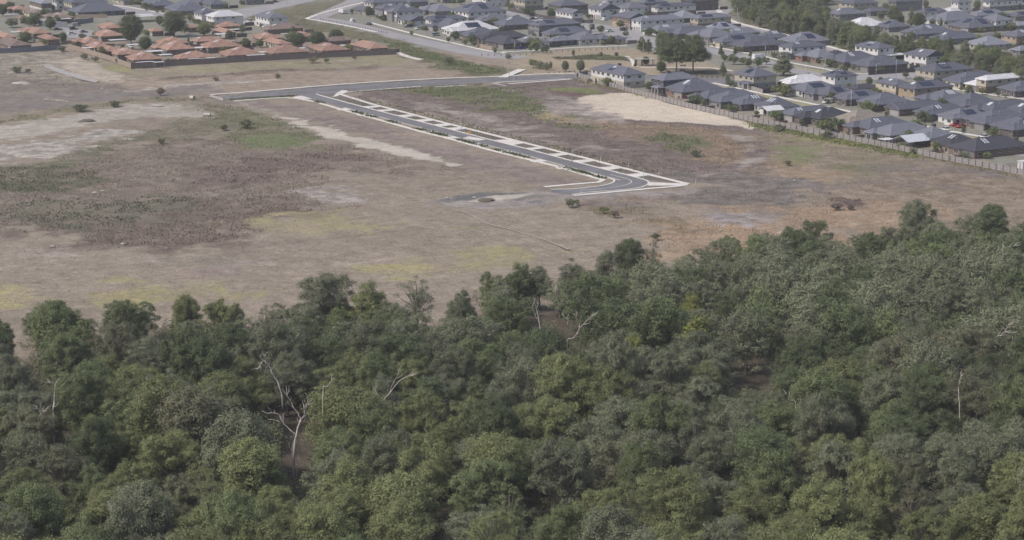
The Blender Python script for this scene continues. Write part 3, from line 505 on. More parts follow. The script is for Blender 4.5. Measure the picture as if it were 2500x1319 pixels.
# ---------------------------------------------------------------- tufts (one uncountable ground cover)
def tufts():
    rng = np.random.RandomState(3); PX = []; HT = []; CO = []
    for pi, (poly, a, b, soft, wander, dens, th, tc) in enumerate(PATCH):
        if not dens: continue
        x0, x1 = max(min(p.x for p in poly), -300), min(max(p.x for p in poly), 300); y0, y1 = min(p.y for p in poly), min(max(p.y for p in poly), 1150)
        n = int((x1-x0)*(y1-y0)*dens*2.4)
        X = rng.uniform(x0, x1, n); Y = rng.uniform(y0, y1, n)
        k = (sdf(poly, X, Y)+fbm(X, Y, 9, 3)*wander*1.5 < 0) & (fbm(X+90, Y, 6, 3) > -0.25)
        k &= np.minimum.reduce([sdf(z, X, Y) for z in ROADZONE]) > 0.5
        X, Y = X[k], Y[k]
        for p2 in PATCH[pi+1:]:
            if len(X) == 0: break
            kk = sdf(p2[0], X, Y)+fbm(X, Y, 9, 3)*p2[4]*1.5 > rng.uniform(-1, 1, len(X))*p2[3]*.6; X, Y = X[kk], Y[kk]
        if len(X) == 0: continue
        tc = tuple((q*1.0+r_*1.2)/2.2*1.12 for q, r_ in zip(tc, a))
        PX.append(np.stack([X, Y], 1)); HT.append(th*.66*rng.uniform(.5, 1.2, len(X)))
        CO.append(np.array(s2l(tc))[None]*rng.uniform(.75, 1.3, (len(X), 1)))
    # scattered tufts over the whole paddock and weeds on the verges of the new road
    X = rng.uniform(-230, 230, 22000); Y = rng.uniform(400, 900, 22000)
    k = np.minimum.reduce([sdf(z, X, Y) for z in ROADZONE]) > 0.5
    k &= sdf([P(1395, 181), P(2900, 505), P(2900, -50), P(1395, -50)], X, Y) > 1
    X, Y = X[k], Y[k]
    PX.append(np.stack([X, Y], 1)); HT.append(rng.uniform(.1, .3, len(X))); CO.append(np.array(s2l((128,116,104)))[None]*rng.uniform(.7, 1.3, (len(X), 1)))
    for off, wd, n, c, h in ((-RW-2.4, 1.6, 2600, (88,96,66), .75), (3.0, 2.2, 1600, (104,102,82), .35), (9.5, 3.0, 1500, (100,100,74), .5)):
        s = rng.uniform(0, 1, n); p0, p1 = W1[1], W1[-2]
        if off < 0:
            s = s[fbm(s*260, s*0, 11, 2) > -0.12]
        n = len(s)
        o = off+rng.uniform(-wd, wd, n)
        X = p0.x+(p1.x-p0.x)*s+BX.x*o; Y = p0.y+(p1.y-p0.y)*s+BX.y*o
        PX.append(np.stack([X, Y], 1)); HT.append(h*rng.uniform(.4, 1.2, n)); CO.append(np.array(s2l(c))[None]*rng.uniform(.7, 1.3, (n, 1)))
    for (ua, va), (ub, vb), n, c, h, wd in (((560,244),(720,234),500,(92,98,68),.6,1.2), ((860,225),(1180,206),700,(100,98,76),.5,1.5), ((540,238),(1400,184),350,(88,86,70),.4,.8),
                                            ((1395,190),(2500,428),2200,(120,116,84),.5,2.5), ((1850,300),(2260,378),1500,(112,118,76),.7,3.5)):
        a_, b_ = P(ua, va), P(ub, vb); s = rng.uniform(0, 1, n)
        X = a_.x+(b_.x-a_.x)*s+rng.normal(0, wd, n)*.3-(wd if n > 1000 else 0); Y = a_.y+(b_.y-a_.y)*s+rng.normal(0, wd, n)-(wd if n > 1000 else 0)
        PX.append(np.stack([X, Y], 1)); HT.append(h*rng.uniform(.4, 1.2, n)); CO.append(np.array(s2l(c))[None]*rng.uniform(.7, 1.3, (n, 1)))
    PX = np.concatenate(PX); HT = np.concatenate(HT); CO = np.concatenate(CO); n = len(PX)
    print('tufts', n)
    V = []; 
    nb = 4
    for k in range(nb):
        a = rng.uniform(0, 2*np.pi, n); r = HT*rng.uniform(.35, .8, n); wdt = HT*rng.uniform(.25, .5, n)
        cx = PX[:, 0]+np.cos(a)*r*.7; cy = PX[:, 1]+np.sin(a)*r*.7
        t = np.stack([cx-np.cos(a)*r*.7, cy-np.sin(a)*r*.7, HT*rng.uniform(.45, .9, n)], 1)
        p = np.stack([cx-np.sin(a)*wdt, cy+np.cos(a)*wdt, np.full(n, -.05)], 1); q = np.stack([cx+np.sin(a)*wdt, cy-np.cos(a)*wdt, np.full(n, -.05)], 1)
        V.append(np.stack([p, q, t], 1))
    V = np.concatenate(V).reshape(-1, 3); C = np.tile(np.repeat(CO, 3, 0), (nb, 1))
    tag(obj('wild_grass', npmesh('wild_grass', V, np.arange(len(V)).reshape(-1, 3), M['tuft'], {'ca': C}, 3)), 'tufts of dry and green weeds scattered over the open paddock', 'weeds', kind='stuff')
tufts()
# ---------------------------------------------------------------- trees
def leafcloud(rng, C, RAD, per, leaf, flat=0.88, up=0.3, rnd=0.42):
    """leaf quads spread over the shells of clumps; returns V,Q"""
    C = np.asarray(C); RAD = np.asarray(RAD); cnt = np.maximum(8, (per*(RAD/RAD.mean())**2)).astype(int)
    idx = np.repeat(np.arange(len(C)), cnt); n = len(idx)
    d = rng.normal(size=(n, 3)); d /= np.linalg.norm(d, axis=1)[:, None]
    d[:, 2] = np.where(d[:, 2] < -.45, -d[:, 2]*.6, d[:, 2])
    rr = RAD[idx]*np.clip(np.abs(rng.normal(.86, .24, n)), .3, 1.55)
    ax = rng.uniform(.72, 1.35, (len(C), 3)); ax[:, 2] *= flat   # every clump its own uneven shape
    pos = C[idx]+d*rr[:, None]*ax[idx]+np.sin(d[:, [1, 2, 0]]*5+idx[:, None])*RAD[idx][:, None]*.14
    nr = d+rng.normal(size=(n, 3))*rnd+np.array([0, 0, up]); nr /= np.linalg.norm(nr, axis=1)[:, None]
    t = np.cross(nr, rng.normal(size=(n, 3))); t /= np.linalg.norm(t, axis=1)[:, None]; b = np.cross(nr, t)
    s = leaf*rng.uniform(.6, 1.35, n)[:, None]; s2 = s*rng.uniform(.45, .8, n)[:, None]
    V = np.stack([pos-t*s*.9-b*s2*.2, pos-t*s*.1-b*s2*.8, pos+t*s-b*s2*.1, pos+t*s*.1+b*s2*.8], 1).reshape(-1, 3)
    return V, np.arange(n*4).reshape(-1, 4)
def make_tree_meshes(seed, H=13.0, Rr=5.2, base=0.4, ncl=30, per=240, leaf=.34, kind='gum', clr=(1.1, 2.1)):
    rng = np.random.RandomState(seed); C = []; RD = []
    zc = H*(base+1)/2; hh = H*(1-base)/2
    tries = 0; SUB = []
    if kind == 'gum':
        ns = rng.randint(4, 8)
        for k in range(ns):
            a = 2*np.pi*(k+rng.uniform(-.3, .3))/max(1, ns-1); r = 0 if k == 0 else Rr*rng.uniform(.42, .66)
            tp = H*(rng.uniform(.92, 1.0) if k == 0 else rng.uniform(.62, .95)); rr = Rr*rng.uniform(.36, .56)
            SUB.append((math.cos(a)*r, math.sin(a)*r, tp, rr, rng.uniform(.28, .45)*H))
    while len(C) < ncl and tries < 6000:
        tries += 1
        if SUB:
            sx, sy, tp, rr, hz_ = SUB[rng.randint(len(SUB))]; rad = rng.uniform(*clr)
            d = rng.normal(size=3); d /= np.linalg.norm(d); d[2] = d[2] if d[2] > -.5 else -d[2]
            c = np.array([sx+d[0]*(rr-rad*.3)*rng.uniform(.75, 1.05), sy+d[1]*(rr-rad*.3)*rng.uniform(.75, 1.05), tp-hz_+d[2]*(hz_-rad*.7)])
            if rng.rand() < .3: c[2] = rng.uniform(H*base, c[2])
            if c[2] < H*base: continue
            if any(np.linalg.norm(c-q) < .5*(rad+s) for q, s in zip(C, RD)): continue
            C.append(c); RD.append(rad); continue
        a = rng.uniform(0, 2*np.pi); uz = rng.uniform(-.85, 1)
        prof = math.sqrt(max(0, 1-uz*uz)) if kind != 'umb' else (1.0 if uz > 0 else .55)*math.sqrt(max(.05, 1-max(uz, 0)**2))
        if kind == 'cone': prof = (1-uz)/2*.9+.1
        r = Rr*prof*rng.uniform(.35, .92)
        rad = rng.uniform(*clr)
        z = zc+uz*(hh-rad*.6)
        if kind == 'gum' and fbm(np.array([a*2.0+seed]), np.array([uz*3.0]), 1.0, 2)[0] < -.22: continue
        c = np.array([math.cos(a)*r, math.sin(a)*r, z])
        if any(np.linalg.norm(c-q) < .72*(rad+s)*.75 for q, s in zip(C, RD)): continue
        C.append(c); RD.append(rad)
    C = np.array(C); top = C[:, 2].max()+RD[int(C[:, 2].argmax())]*.8
    V, Q = leafcloud(rng, C, RD, per, leaf)
    crown = npmesh('crown', V, Q, M['leaf'])
    mb = MB(); lean = rng.uniform(-.4, .4, 2); ht = H*base*1.15
    fk = Vector((lean[0], lean[1], ht)); tr = 0.026*H
    mb.tube([(0, 0, -.3), (lean[0]*.3, lean[1]*.3, ht*.5), fk], [tr, tr*.8, tr*.62], 7)
    mb.tube([fk, (lean[0]*.5, -lean[1]*.5, H*.75)], [tr*.55, tr*.15], 5)
    for c, rd in zip(C, RD):
        c = Vector(c); mid = fk.lerp(c, .5)+Vector((0, 0, (c.z-fk.z)*.12)); s = tr*.34 if rng.rand() < .5 else tr*.24
        st = fk if rng.rand() < .6 else Vector((lean[0]*.8, lean[1]*.5, fk.z+.12*H))
        mb.tube([st, mid, c], [s, s*.7, s*.25], 4)
        if rng.rand() < .5:
            tip = c+Vector((c.x*.25+rng.uniform(-.6, .6), c.y*.25+rng.uniform(-.6, .6), rd*rng.uniform(.6, 1.15))); mb.tube([c, tip], [s*.3, .02], 3)
    return crown, mb.mesh('trunk', M['bark']), H
print('trees')
GSPEC = [(13, 5.4, .16, 88, 250), (14, 4.8, .20, 82, 250), (12, 5.8, .14, 92, 240), (15, 5.2, .22, 88, 240), (11, 4.8, .12, 78, 240), (13, 6.0, .18, 96, 240), (14, 5.0, .26, 70, 210), (12, 4.8, .2, 62, 190), (13, 4.4, .14, 74, 250), (15, 5.8, .2, 94, 240)]
GUM = [make_tree_meshes(10+i, H=h, Rr=r, base=b, ncl=n, per=int(p*2.1), leaf=.115, clr=(.6, 1.35)) for i, (h, r, b, n, p) in enumerate(GSPEC)]
DENSE = [make_tree_meshes(40+i, H=h, Rr=r, base=b, ncl=n, per=int(p*1.8), leaf=.125, kind='dense', clr=(.8, 1.5)) for i, (h, r, b, n, p) in enumerate([
    (11, 4.2, .06, 90, 260), (12, 5.2, .08, 100, 250), (9, 3.8, .04, 80, 230)])]
UMB = [make_tree_meshes(60, H=13, Rr=5.8, base=.3, ncl=60, per=500, leaf=.125, clr=(.8, 1.4))]
SPARSE = [make_tree_meshes(70+i, H=14, Rr=5.2, base=.24, ncl=56, per=170, leaf=.11, clr=(.6, 1.1)) for i in range(2)]
CONE = [make_tree_meshes(80+i, H=9, Rr=2.7, base=.05, ncl=44, per=150, leaf=.2, kind='cone', clr=(.6, 1.1)) for i in range(2)]
SMALL = [make_tree_meshes(90+i, H=6, Rr=2.3, base=.12, ncl=24, per=130, leaf=.18, kind='dense', clr=(.6, 1.0)) for i in range(3)]
tr_rng = random.Random(5)
def tree(meshset, x, y, h, wide, colr, name, label, cat, group=None):
    crown, trunk, H = meshset; s = h/H
    e = empty(name, (x, y, 0), tr_rng.uniform(0, 6.28), label, cat, group); e.scale = (s*wide, s*wide, s)
    c = obj('crown', crown, e); c.color = (*colr, 1)
    obj('trunk', trunk, e)
    return e
TONE = {'grey green': (113,118,95), 'olive green': (117,123,84), 'dark green': (92,102,73), 'yellow green': (128,132,74), 'dull brown green': (112,113,90), 'mid green': (105,115,80), 'purple brown': (116,104,97), 'straw brown': (124,114,98)}
def tcol(tone, j=.12):
    c = s2l(TONE[tone]); k = 1+tr_rng.uniform(-j, j); return tuple(x*k for x in c)
EDGE = [(-300,840),(0,800),(40,850),(75,760),(190,765),(240,790),(255,735),(345,735),(390,770),(440,735),(600,755),(740,725),(850,715),(960,740),(1060,760),(1110,730),(1200,680),(1330,655),(1420,640),(1500,615),(1600,625),(1700,600),(1800,575),(1920,560),(2060,570),(2150,560),(2300,540),(2400,530),(2500,530),(2800,500)]
def edge(u): return float(np.interp(u, [e[0] for e in EDGE], [e[1] for e in EDGE]))-float(np.interp(u, [0, 900, 1400, 2500], [34, 26, 28, 32]))
OPEN = [(672,752,985,1160), (1790,1885,885,938), (1050,1110,1230,1330), (120,145,920,1000), (1300,1318,730,785), (1390,1436,780,822)]
ORD = ['first','second','third','fourth','fifth','sixth','seventh','eighth','ninth','tenth','eleventh','twelfth','thirteenth','fourteenth','fifteenth','sixteenth','seventeenth','eighteenth','nineteenth','twentieth',
       'twenty-first','twenty-second','twenty-third','twenty-fourth','twenty-fifth','twenty-sixth','twenty-seventh','twenty-eighth','twenty-ninth','thirtieth','thirty-first','thirty-second','thirty-third','thirty-fourth','thirty-fifth','thirty-sixth','thirty-seventh','thirty-eighth','thirty-ninth','fortieth']
# hand placed trees on the forest edge: (u, v of the top, height m, mesh, width, tone, label)
HAND = [
 (795,660,13.5,GUM[2],1.0,'grey green','wide rounded grey green gum standing above forest edge, left of two domed crowns'),
 (902,674,13.5,GUM[4],.85,'olive green','gum with dark green domed top at forest edge, between two grey green gums'),
 (1018,655,14.5,SPARSE[0],.95,'grey green','tall see-through gum at forest edge with thin upright branches'),
 (302,718,13,UMB[0],.9,'mid green','umbrella-shaped gum with flat top standing alone at left forest edge'),
 (128,733,12,DENSE[0],1.05,'mid green','leafy green tree bulging into the paddock at far left forest edge'),
 (-12,765,12,GUM[1],.8,'dark green','dark gum cut by the left picture edge at paddock'),
 (452,712,12.5,GUM[5],.75,'olive green','gum with flat green crown at the forest edge, right of umbrella-shaped gum'),
 (540,722,12.5,GUM[0],.85,'olive green','olive gum at forest edge under the yellow green paddock patch'),
 (650,735,12,SPARSE[1],.9,'grey green','thin grey gum at forest edge right of the olive gums'),
 (1130,705,12,GUM[3],.8,'grey green','grey gum at forest edge just right of the see-through gum'),
 (1195,655,11,GUM[1],.75,'mid green','gum with narrow green crown leading the rising forest edge'),
 (1272,630,12,GUM[4],.8,'dark green','dark green gum with bare lower trunk at forest edge middle'),
 (1318,638,11,GUM[6],.9,'grey green','grey gum beside the dark green bare-trunked gum at the edge'),
 (1395,628,11,GUM[7],.9,'grey green','low grey gum on forest edge below the narrow paddock track end'),
 (1538,583,11,DENSE[1],.85,'dark green','dense very dark tree on the forest edge near the picture centre'),
 (1482,600,11,GUM[6],.8,'grey green','grey gum left of the dense very dark tree on the edge'),
 (1595,575,12,SPARSE[1],.7,'dull brown green','thin nearly bare gum right of the dense dark edge tree'),
 (1982,527,12,UMB[0],1.0,'dark green','dark dome-shaped tree standing out on the right forest edge'),
 (1935,560,10,DENSE[2],1.0,'dark green','small dark bush-like tree left of the dome-shaped dark tree'),
 (2245,484,14,GUM[2],.85,'grey green','tallest rounded grey gum standing out at upper right forest edge'),
 (2425,498,12,DENSE[1],.9,'dark green','dark green tree at the right forest edge near the picture side'),
 (2165,545,10,GUM[4],.75,'grey green','small grey gum left of tallest rounded gum on right edge'),
]
placed = []
for (u, v, h, ms, wd, tone, lab) in HAND:
    p = P(u, v, h); placed.append((p.x, p.y, 4.0)); tree(ms, p.x, p.y, h, wd, tcol(tone), 'gum_tree', lab, 'tree', 'trees of the foreground forest')
# special coloured trees inside the forest
for (u, v, h, ms, wd, tone, lab) in [
 (1548,808,11,GUM[4],.8,'yellow green','bright yellow green tree in the middle of the forest, right of centre'),
 (1700,772,12,CONE[0],1.3,'yellow green','narrow yellow green conical tree left of the bare dirt clearing'),
 (835,722,8,GUM[4],.9,'yellow green','low yellow green tree under the domed gums at forest edge'),
 (1690,705,11,GUM[4],.7,'yellow green','round light green tree in the upper right half of the forest'),
 (1340,960,14,GUM[5],1.0,'olive green','broad light olive dome-shaped gum below the forest centre'),
 (845,945,14,DENSE[1],1.25,'olive green','broad light green gum just right of the big white dead tree')]:
    p = P(u, v, h); placed.append((p.x, p.y, 4.4)); tree(ms, p.x, p.y, h, wd, tcol(tone), 'gum_tree', lab, 'tree', 'trees of the foreground forest')
cand = []
rg = random.Random(11)
for _ in range(90000):
    y = rg.uniform(255, 640); x = rg.uniform(-.29*y-14, .29*y+14)
    h = rg.uniform(9.0, 15.5)
    ut, vt, d = PR(x, y, h); ub, vb, d2 = PR(x, y, 0)
    if vt > 1350 or ut < -110 or ut > 2610: continue
    e = edge(ut)
    if vt < e+8: continue
    if vt < e+60: h *= .88; ut, vt, d = PR(x, y, h)
    s = F/d; wpx = 4.6*s
    bad = False
    for (a, b, c, dd) in OPEN:
        if ut+wpx*.85 > a and ut-wpx*.85 < b and vt-8 < dd and vb-3.0*s > c: bad = True; break
    if bad: continue
    md = 7.9+rg.uniform(-1.3, 1.5)
    if any((x-q[0])**2+(y-q[1])**2 < (md*.5+q[2])**2 for q in placed): continue
    placed.append((x, y, md*.5)); cand.append((x, y, h, ut, vt))
print('forest trees', len(cand))
cand.sort(key=lambda c: PR(c[0], c[1])[2]); FAR = cand[298-len(HAND)-6:]; cand = cand[:298-len(HAND)-6]
def far_trees():
    rngf = np.random.RandomState(77); LOW = []
    for i, (h, r, b, n, p) in enumerate(GSPEC[:6]):
        st = make_tree_meshes(10+i, H=h, Rr=r, base=b, ncl=n, per=135, leaf=.17, clr=(.6, 1.35)); me = st[0]
        V = np.empty(len(me.vertices)*3, np.float32); me.vertices.foreach_get('co', V); LOW.append((V.reshape(-1, 3), h)); bpy.data.meshes.remove(me)
    VV = []; CC = []; tk = MB()
    for x, y, h, ut, vt in FAR:
        V, H0 = LOW[rngf.randint(len(LOW))]; k = h/H0; a = rngf.uniform(0, 6.28); ca_, sa_ = math.cos(a), math.sin(a); wd = k*rngf.uniform(.9, 1.1)
        W = V@np.array([[ca_, sa_, 0], [-sa_, ca_, 0], [0, 0, 1]])*np.array([wd, wd, k])+np.array([x, y, 0])
        nz = float(fbm(np.array([x]), np.array([y]), 38, 3)[0]); r = rngf.rand()+nz*.5
        c = np.array(s2l(TONE['grey green' if r > .45 else ('dark green' if r > .15 else 'mid green')]))*rngf.uniform(.85, 1.18)
        VV.append(W); CC.append(np.repeat(c[None], len(W), 0)*np.repeat(rngf.uniform(.85, 1.15, len(W)//4), 4)[:, None])
        tk.bar((x, y, 0), (x, y, h*.7), .3, 0, 5, .1)
    V = np.concatenate(VV); print('far faces', len(V)//4)
    o = obj('forest_canopy', npmesh('forest_canopy', V, np.arange(len(V)).reshape(-1, 4), M['leafv'], {'ca': np.concatenate(CC)}))
    tag(o, 'farthest gum trees of the forest merging into one canopy below the paddock', 'forest canopy', kind='stuff')
    tag(tk.build('stems', M['bark'], o), kind='stuff')
far_trees()
bands = {}
for c in cand: bands.setdefault(int((1352-c[4])//52), []).append(c)
BN = ['bottom', 'second', 'third', 'fourth', 'fifth', 'sixth', 'seventh', 'eighth', 'ninth', 'tenth', 'eleventh', 'twelfth', 'thirteenth', 'fourteenth', 'fifteenth', 'sixteenth', 'seventeenth', 'eighteenth']
count = 0
for bi in sorted(bands):
    for k, (x, y, h, ut, vt) in enumerate(sorted(bands[bi], key=lambda c: c[3])):
        nz = float(fbm(np.array([x]), np.array([y]), 38, 3)[0]); lowf = (vt-700)/620
        r = rg.random()+nz*.5
        if lowf > .55: tone = 'olive green' if r > .38 else ('grey green' if r > .12 else 'mid green')
        elif lowf > .2: tone = 'olive green' if r > .8 else ('mid green' if r > .55 else ('grey green' if r > .15 else 'dark green'))
        else: tone = 'grey green' if r > .45 else ('dark green' if r > .15 else 'mid green')
        pass
        if rg.random() < .04: tone = 'dull brown green'
        q = rg.random()
        if q < .74: ms = GUM[rg.randrange(10)]; shp = 'clumpy gum'
        elif q < .88: ms = DENSE[rg.randrange(3)]; shp = 'dense gum'
        elif q < .95: ms = SPARSE[rg.randrange(2)]; shp = 'thin-leaved gum'
        else: ms = UMB[0]; shp = 'flat-topped gum'
        wd = rg.uniform(.85, 1.12)*13/max(h, 11.5)
        lab = '%s %s, %s from left, %s treetop row from forest bottom' % (tone, shp, ORD[k], BN[bi] if bi else 'first')
        cc = tcol(tone, .18); cc = tuple(q*.94*(1+.12*max(0, min(1, lowf))) for q in cc)
        tree(ms, x, y, h, min(wd, 1.25), cc, 'gum_tree', lab, 'tree', 'trees of the foreground forest'); count += 1
# undergrowth of the forest: one uncountable layer
def undergrowth():
    rng = np.random.RandomState(21); base = []
    for s in range(4):
        C = rng.normal(size=(10, 3))*np.array([.95, .95, .7])+np.array([0, 0, 1.6]); V, Qb = leafcloud(rng, C, rng.uniform(.45, .9, 10), 55, .12, rnd=.5); base.append(V)
    VV = []; CC = []
    n = 0
    T = [s2l(c) for c in ((100,106,80), (106,108,84), (92,100,74), (104,102,84))]
    for _ in range(9000):
        y = rng.uniform(262, 620); x = rng.uniform(-.29*y-10, .29*y+10); h = rng.uniform(.8, 1.7)
        ut, vt, d = PR(x, y, 3*h)
        if vt < edge(ut)+42+rng.uniform(0, 25) or vt > 1345: continue
        ub, vb, d2 = PR(x, y, 0)
        if any(a-12 < ut < b+12 and vt < dd and vb > c for (a, b, c, dd) in OPEN[0:3]): continue
        V = base[rng.randint(4)]; a = rng.uniform(0, 6.28); m = np.array([[math.cos(a), -math.sin(a), 0], [math.sin(a), math.cos(a), 0], [0, 0, 1]])
        W = (V@m.T)*np.array([1, 1, 1.0])*h+np.array([x, y, 0]); VV.append(W); CC.append(np.repeat(np.array(T[rng.randint(4)])[None]*rng.uniform(.8, 1.2), len(W), 0)); n += 1
        if n >= 1900: break
    V = np.concatenate(VV); print('undergrowth faces', len(V)//4)
    tag(obj('undergrowth', npmesh('undergrowth', V, np.arange(len(V)).reshape(-1, 4), M['leafv'], {'ca': np.concatenate(CC)})), 'scrubby undergrowth covering the forest floor between the trunks', 'undergrowth', kind='stuff')
undergrowth()
# dead trees traced at their own distance; points: (u, v, depth offset m)
def dead_tree(base, branches, label, rise=105):
    if rise:   # the visible limbs are the top of a tree rooted farther down, behind the crowns in front
        pts, r0, r1 = branches[0]; base = (pts[0][0]+4, base[1]+rise); branches = [([(base[0], base[1]+3), (pts[0][0]+2, base[1]-rise*.5)]+list(pts), r0*1.5, r1)]+list(branches[1:])
    g = P(*base); s = F/PR(g.x, g.y, 0)[2]
    e = empty('dead_tree', (g.x, g.y, 0), 0, label, 'dead tree'); 
    for bi, (pts, r0, r1) in enumerate(branches):
        mb = MB(); W = []
        for k, pt in enumerate(pts):
            u, v = pt[0], pt[1]; dy = pt[2] if len(pt) > 2 else 0
            # point on the vertical plane y = g.y + dy
            a = (u-CU)/F; b = -(v-CV)/F; t = (g.y+dy)/(CP+SP*b); W.append(Vector((a*t-g.x, dy, HC+(-SP+CP*b)*t)))
        W = smoothline(W, 3); n = len(W)
        rr = random.Random(bi)
        W = [p+Vector((rr.uniform(-.06, .06), rr.uniform(-.2, .2), 0)) if 0 < i < n-1 else p for i, p in enumerate(W)]
        mb.tube(W, [(.62 if rise == 0 else .5)*(r0+(r1-r0)*i/(n-1)) for i in range(n)], 6)
        for q in range(rr.randint(3, 6)):      # fine broken twigs
            i = rr.randint(n//3, n-1); a0 = W[i]; dv = (W[min(i+1, n-1)]-W[max(i-1, 0)]).normalized()
            side = Vector((rr.uniform(-1, 1), rr.uniform(-1, 1), rr.uniform(-.1, .9))).normalized()
            L1 = rr.uniform(.5, 1.5); a1 = a0+(dv*.5+side)*L1*.6; a2 = a1+(dv*.9+side*.5+Vector((rr.uniform(-.3, .3), 0, rr.uniform(-.2, .3))))*L1*.6
            mb.tube([a0, a1, a2], [.055, .035, .012], 4)
        mb.build('trunk' if bi == 0 else 'branch', M['dead'], e, smooth=True)
dead_tree((716,1172), [([(716,1175),(718,1100),(724,1060),(734,1025)], .42, .27), ([(724,1062),(708,1050),(690,1030),(680,1012),(664,1008),(652,1010)], .2, .06),
    ([(734,1025),(728,1010),(718,997),(708,978),(700,962)], .2, .06), ([(734,1025),(744,1012),(746,995),(750,988)], .17, .05), ([(744,1012),(742,985)], .1, .04), ([(683,1030),(674,1028)], .07, .03),
    ([(716,1115),(713,1112),(714,1085)], .08, .03), ([(724,1172,1),(727,1140,1),(733,1125,1)], .16, .05)], 'tall white dead tree with forked bare limbs in the lower left forest', 0)
dead_tree((638,1172), [([(638,1175),(636,1150),(632,1115)], .24, .12), ([(635,1134),(618,1132)], .07, .03), ([(637,1152),(628,1151)], .06, .03)], 'short broken white trunk left of the tall white dead tree', 0)
dead_tree((131,1010), [([(130,1015),(131,985),(134,955),(136,935),(146,925)], .3, .06), ([(134,940),(126,936)], .08, .03)], 'lone slim pale dead trunk bent at top near the left side')
dead_tree((94,1025), [([(94,1025),(98,1012),(94,1000),(89,998)], .14, .05), ([(98,1012),(107,1006)], .1, .04)], 'small white forked dead stub near the left picture edge')
dead_tree((690,960), [([(688,965),(678,935),(666,915),(660,900),(650,885),(640,878),(634,870)], .26, .07), ([(642,882),(630,898),(626,902)], .1, .03), ([(662,905),(650,902),(646,892)], .09, .03), ([(641,880),(648,870)], .07, .03)], 'long leaning pale dead limb above the tall white dead tree', 75)
dead_tree((935,1010), [([(934,1015),(936,985),(932,975),(914,952),(908,935)], .22, .06), ([(936,978),(955,955),(975,930),(990,922),(1003,918)], .18, .05), ([(950,962),(960,935),(975,908)], .1, .03)], 'grey dead tree with wide V fork right of the tall dead tree')
dead_tree((1316,792), [([(1318,798),(1314,775),(1308,748),(1303,728)], .26, .07), ([(1316,785),(1306,770),(1300,745)], .14, .05)], 'white dead trunks in the forest gap below the centre edge')
dead_tree((1400,835), [([(1385,832),(1400,825),(1412,808),(1415,795)], .15, .06), ([(1412,806),(1430,785),(1445,772)], .12, .04), ([(1408,785),(1406,772)], .1, .04), ([(1385,795),(1387,782)], .1, .04)], 'tangle of pale dead branches in the central forest gap')
dead_tree((800,1040), [([(788,955),(798,945),(808,932),(810,925)], .14, .05)], 'short white dead snag rising right of the long dead limb')
dead_tree((2340,1010), [([(2342,985),(2340,950),(2344,925),(2350,915)], .16, .06)], 'thin pale dead stem standing near the right side of forest')
dead_tree((2450,850), [([(2432,830),(2445,818),(2460,812),(2478,812),(2484,810)], .14, .05), ([(2445,818),(2455,805),(2462,795)], .1, .04), ([(2474,815),(2470,840),(2465,862)], .1, .05)], 'pale dead branches at the right picture edge, uppermost')
dead_tree((1935,1000), [([(1942,983),(1930,978),(1924,970),(1920,962)], .13, .05)], 'small white crooked dead branch below the dirt clearing')
dead_tree((2450,640), [([(2448,598),(2452,608),(2462,603),(2470,596),(2476,592)], .12, .04), ([(2462,603),(2480,600)], .08, .03)], 'pale dead twigs above the canopy at upper right forest')
# ---------------------------------------------------------------- houses
MESHC = {}
def ucube(name, mats, mi=0):
    if name not in MESHC: MESHC[name] = MB().box(-.5, .5, -.5, .5, -.5, .5).mesh(name, mats)
    return MESHC[name]
def window_mesh():
    if 'window' not in MESHC:
        mb = MB(); mb.box(-.5, .5, -.5, .5, -.5, .5, 0)
        mb.box(-.62, .62, -.44, -.03, -.40, .40, 1); mb.box(-.62, .62, .03, .44, -.40, .40, 1)
        MESHC['window'] = mb.mesh('window', [M['frame'], M['glass']])
    return MESHC['window']
def gdoor_mesh():
    if 'gd' not in MESHC:
        mb = MB()
        for k in range(4): mb.box(-.5, .5, -.5, .5, -.5+k*.25+.012, -.5+(k+1)*.25-.012)
        mb.box(-.4, .4, -.49, .49, -.5, .5)
        MESHC['gd'] = mb.mesh('garage_door', M['gdoor'])
    return MESHC['gd']
def hip(mb, x0, x1, y0, y1, ze, pitch=.42, gable=False, oh=0.0):
    """hip roof over the rectangle, eaves at ze; slot 0 tiles, slot 1 caps and fascia"""
    w_, l_ = x1-x0, y1-y0; h = min(w_, l_)/2*pitch; t = .22
    if w_ >= l_: r0 = (x0+(l_/2 if not gable else 0), (y0+y1)/2); r1 = (x1-l_/2, (y0+y1)/2)
    else: r0 = ((x0+x1)/2, y0+(w_/2 if not gable else 0)); r1 = ((x0+x1)/2, y1-w_/2)
    e = [(x0,y0,ze),(x1,y0,ze),(x1,y1,ze),(x0,y1,ze)]; A_ = (*r0, ze+h); B_ = (*r1, ze+h)
    n = len(mb.v); mb.v += e+[A_, B_]
    if w_ >= l_: fs = [(0,1,5,4),(2,3,4,5),(3,0,4),(1,2,5)]
    else: fs = [(1,2,5,4),(3,0,4,5),(0,1,4),(2,3,5)]
    mb.f += [tuple(i+n for i in f) for f in fs]; mb.m += [0]*4
    mb.box(x0, x1, y0, y1, ze-t, ze-.003, 1)
    c = .13
    cor = {0: 4, 3: 4, 1: 5, 2: 5} if w_ >= l_ else {0: 4, 1: 4, 2: 5, 3: 5}
    P6 = e+[A_, B_]
    for i, j in cor.items():
        if gable and j == 4: 
            mb.bar(P6[i], P6[j], .2, 1); continue
        mb.bar(P6[i], P6[j], c, 1)
    mb.bar(A_, B_, c, 1)
    return h
hr = random.Random(99)
def fit(N, xl, xr, ze):
    g = P(N[0], N[1], ze)
    def solve(u, dv):
        k = (u-CU)/F; D0 = g.y*CP+(HC-ze)*SP
        return (k*D0-g.x)/(dv.x-k*dv.y*CP)
    return g, solve(xl, AX), solve(xr, BX)
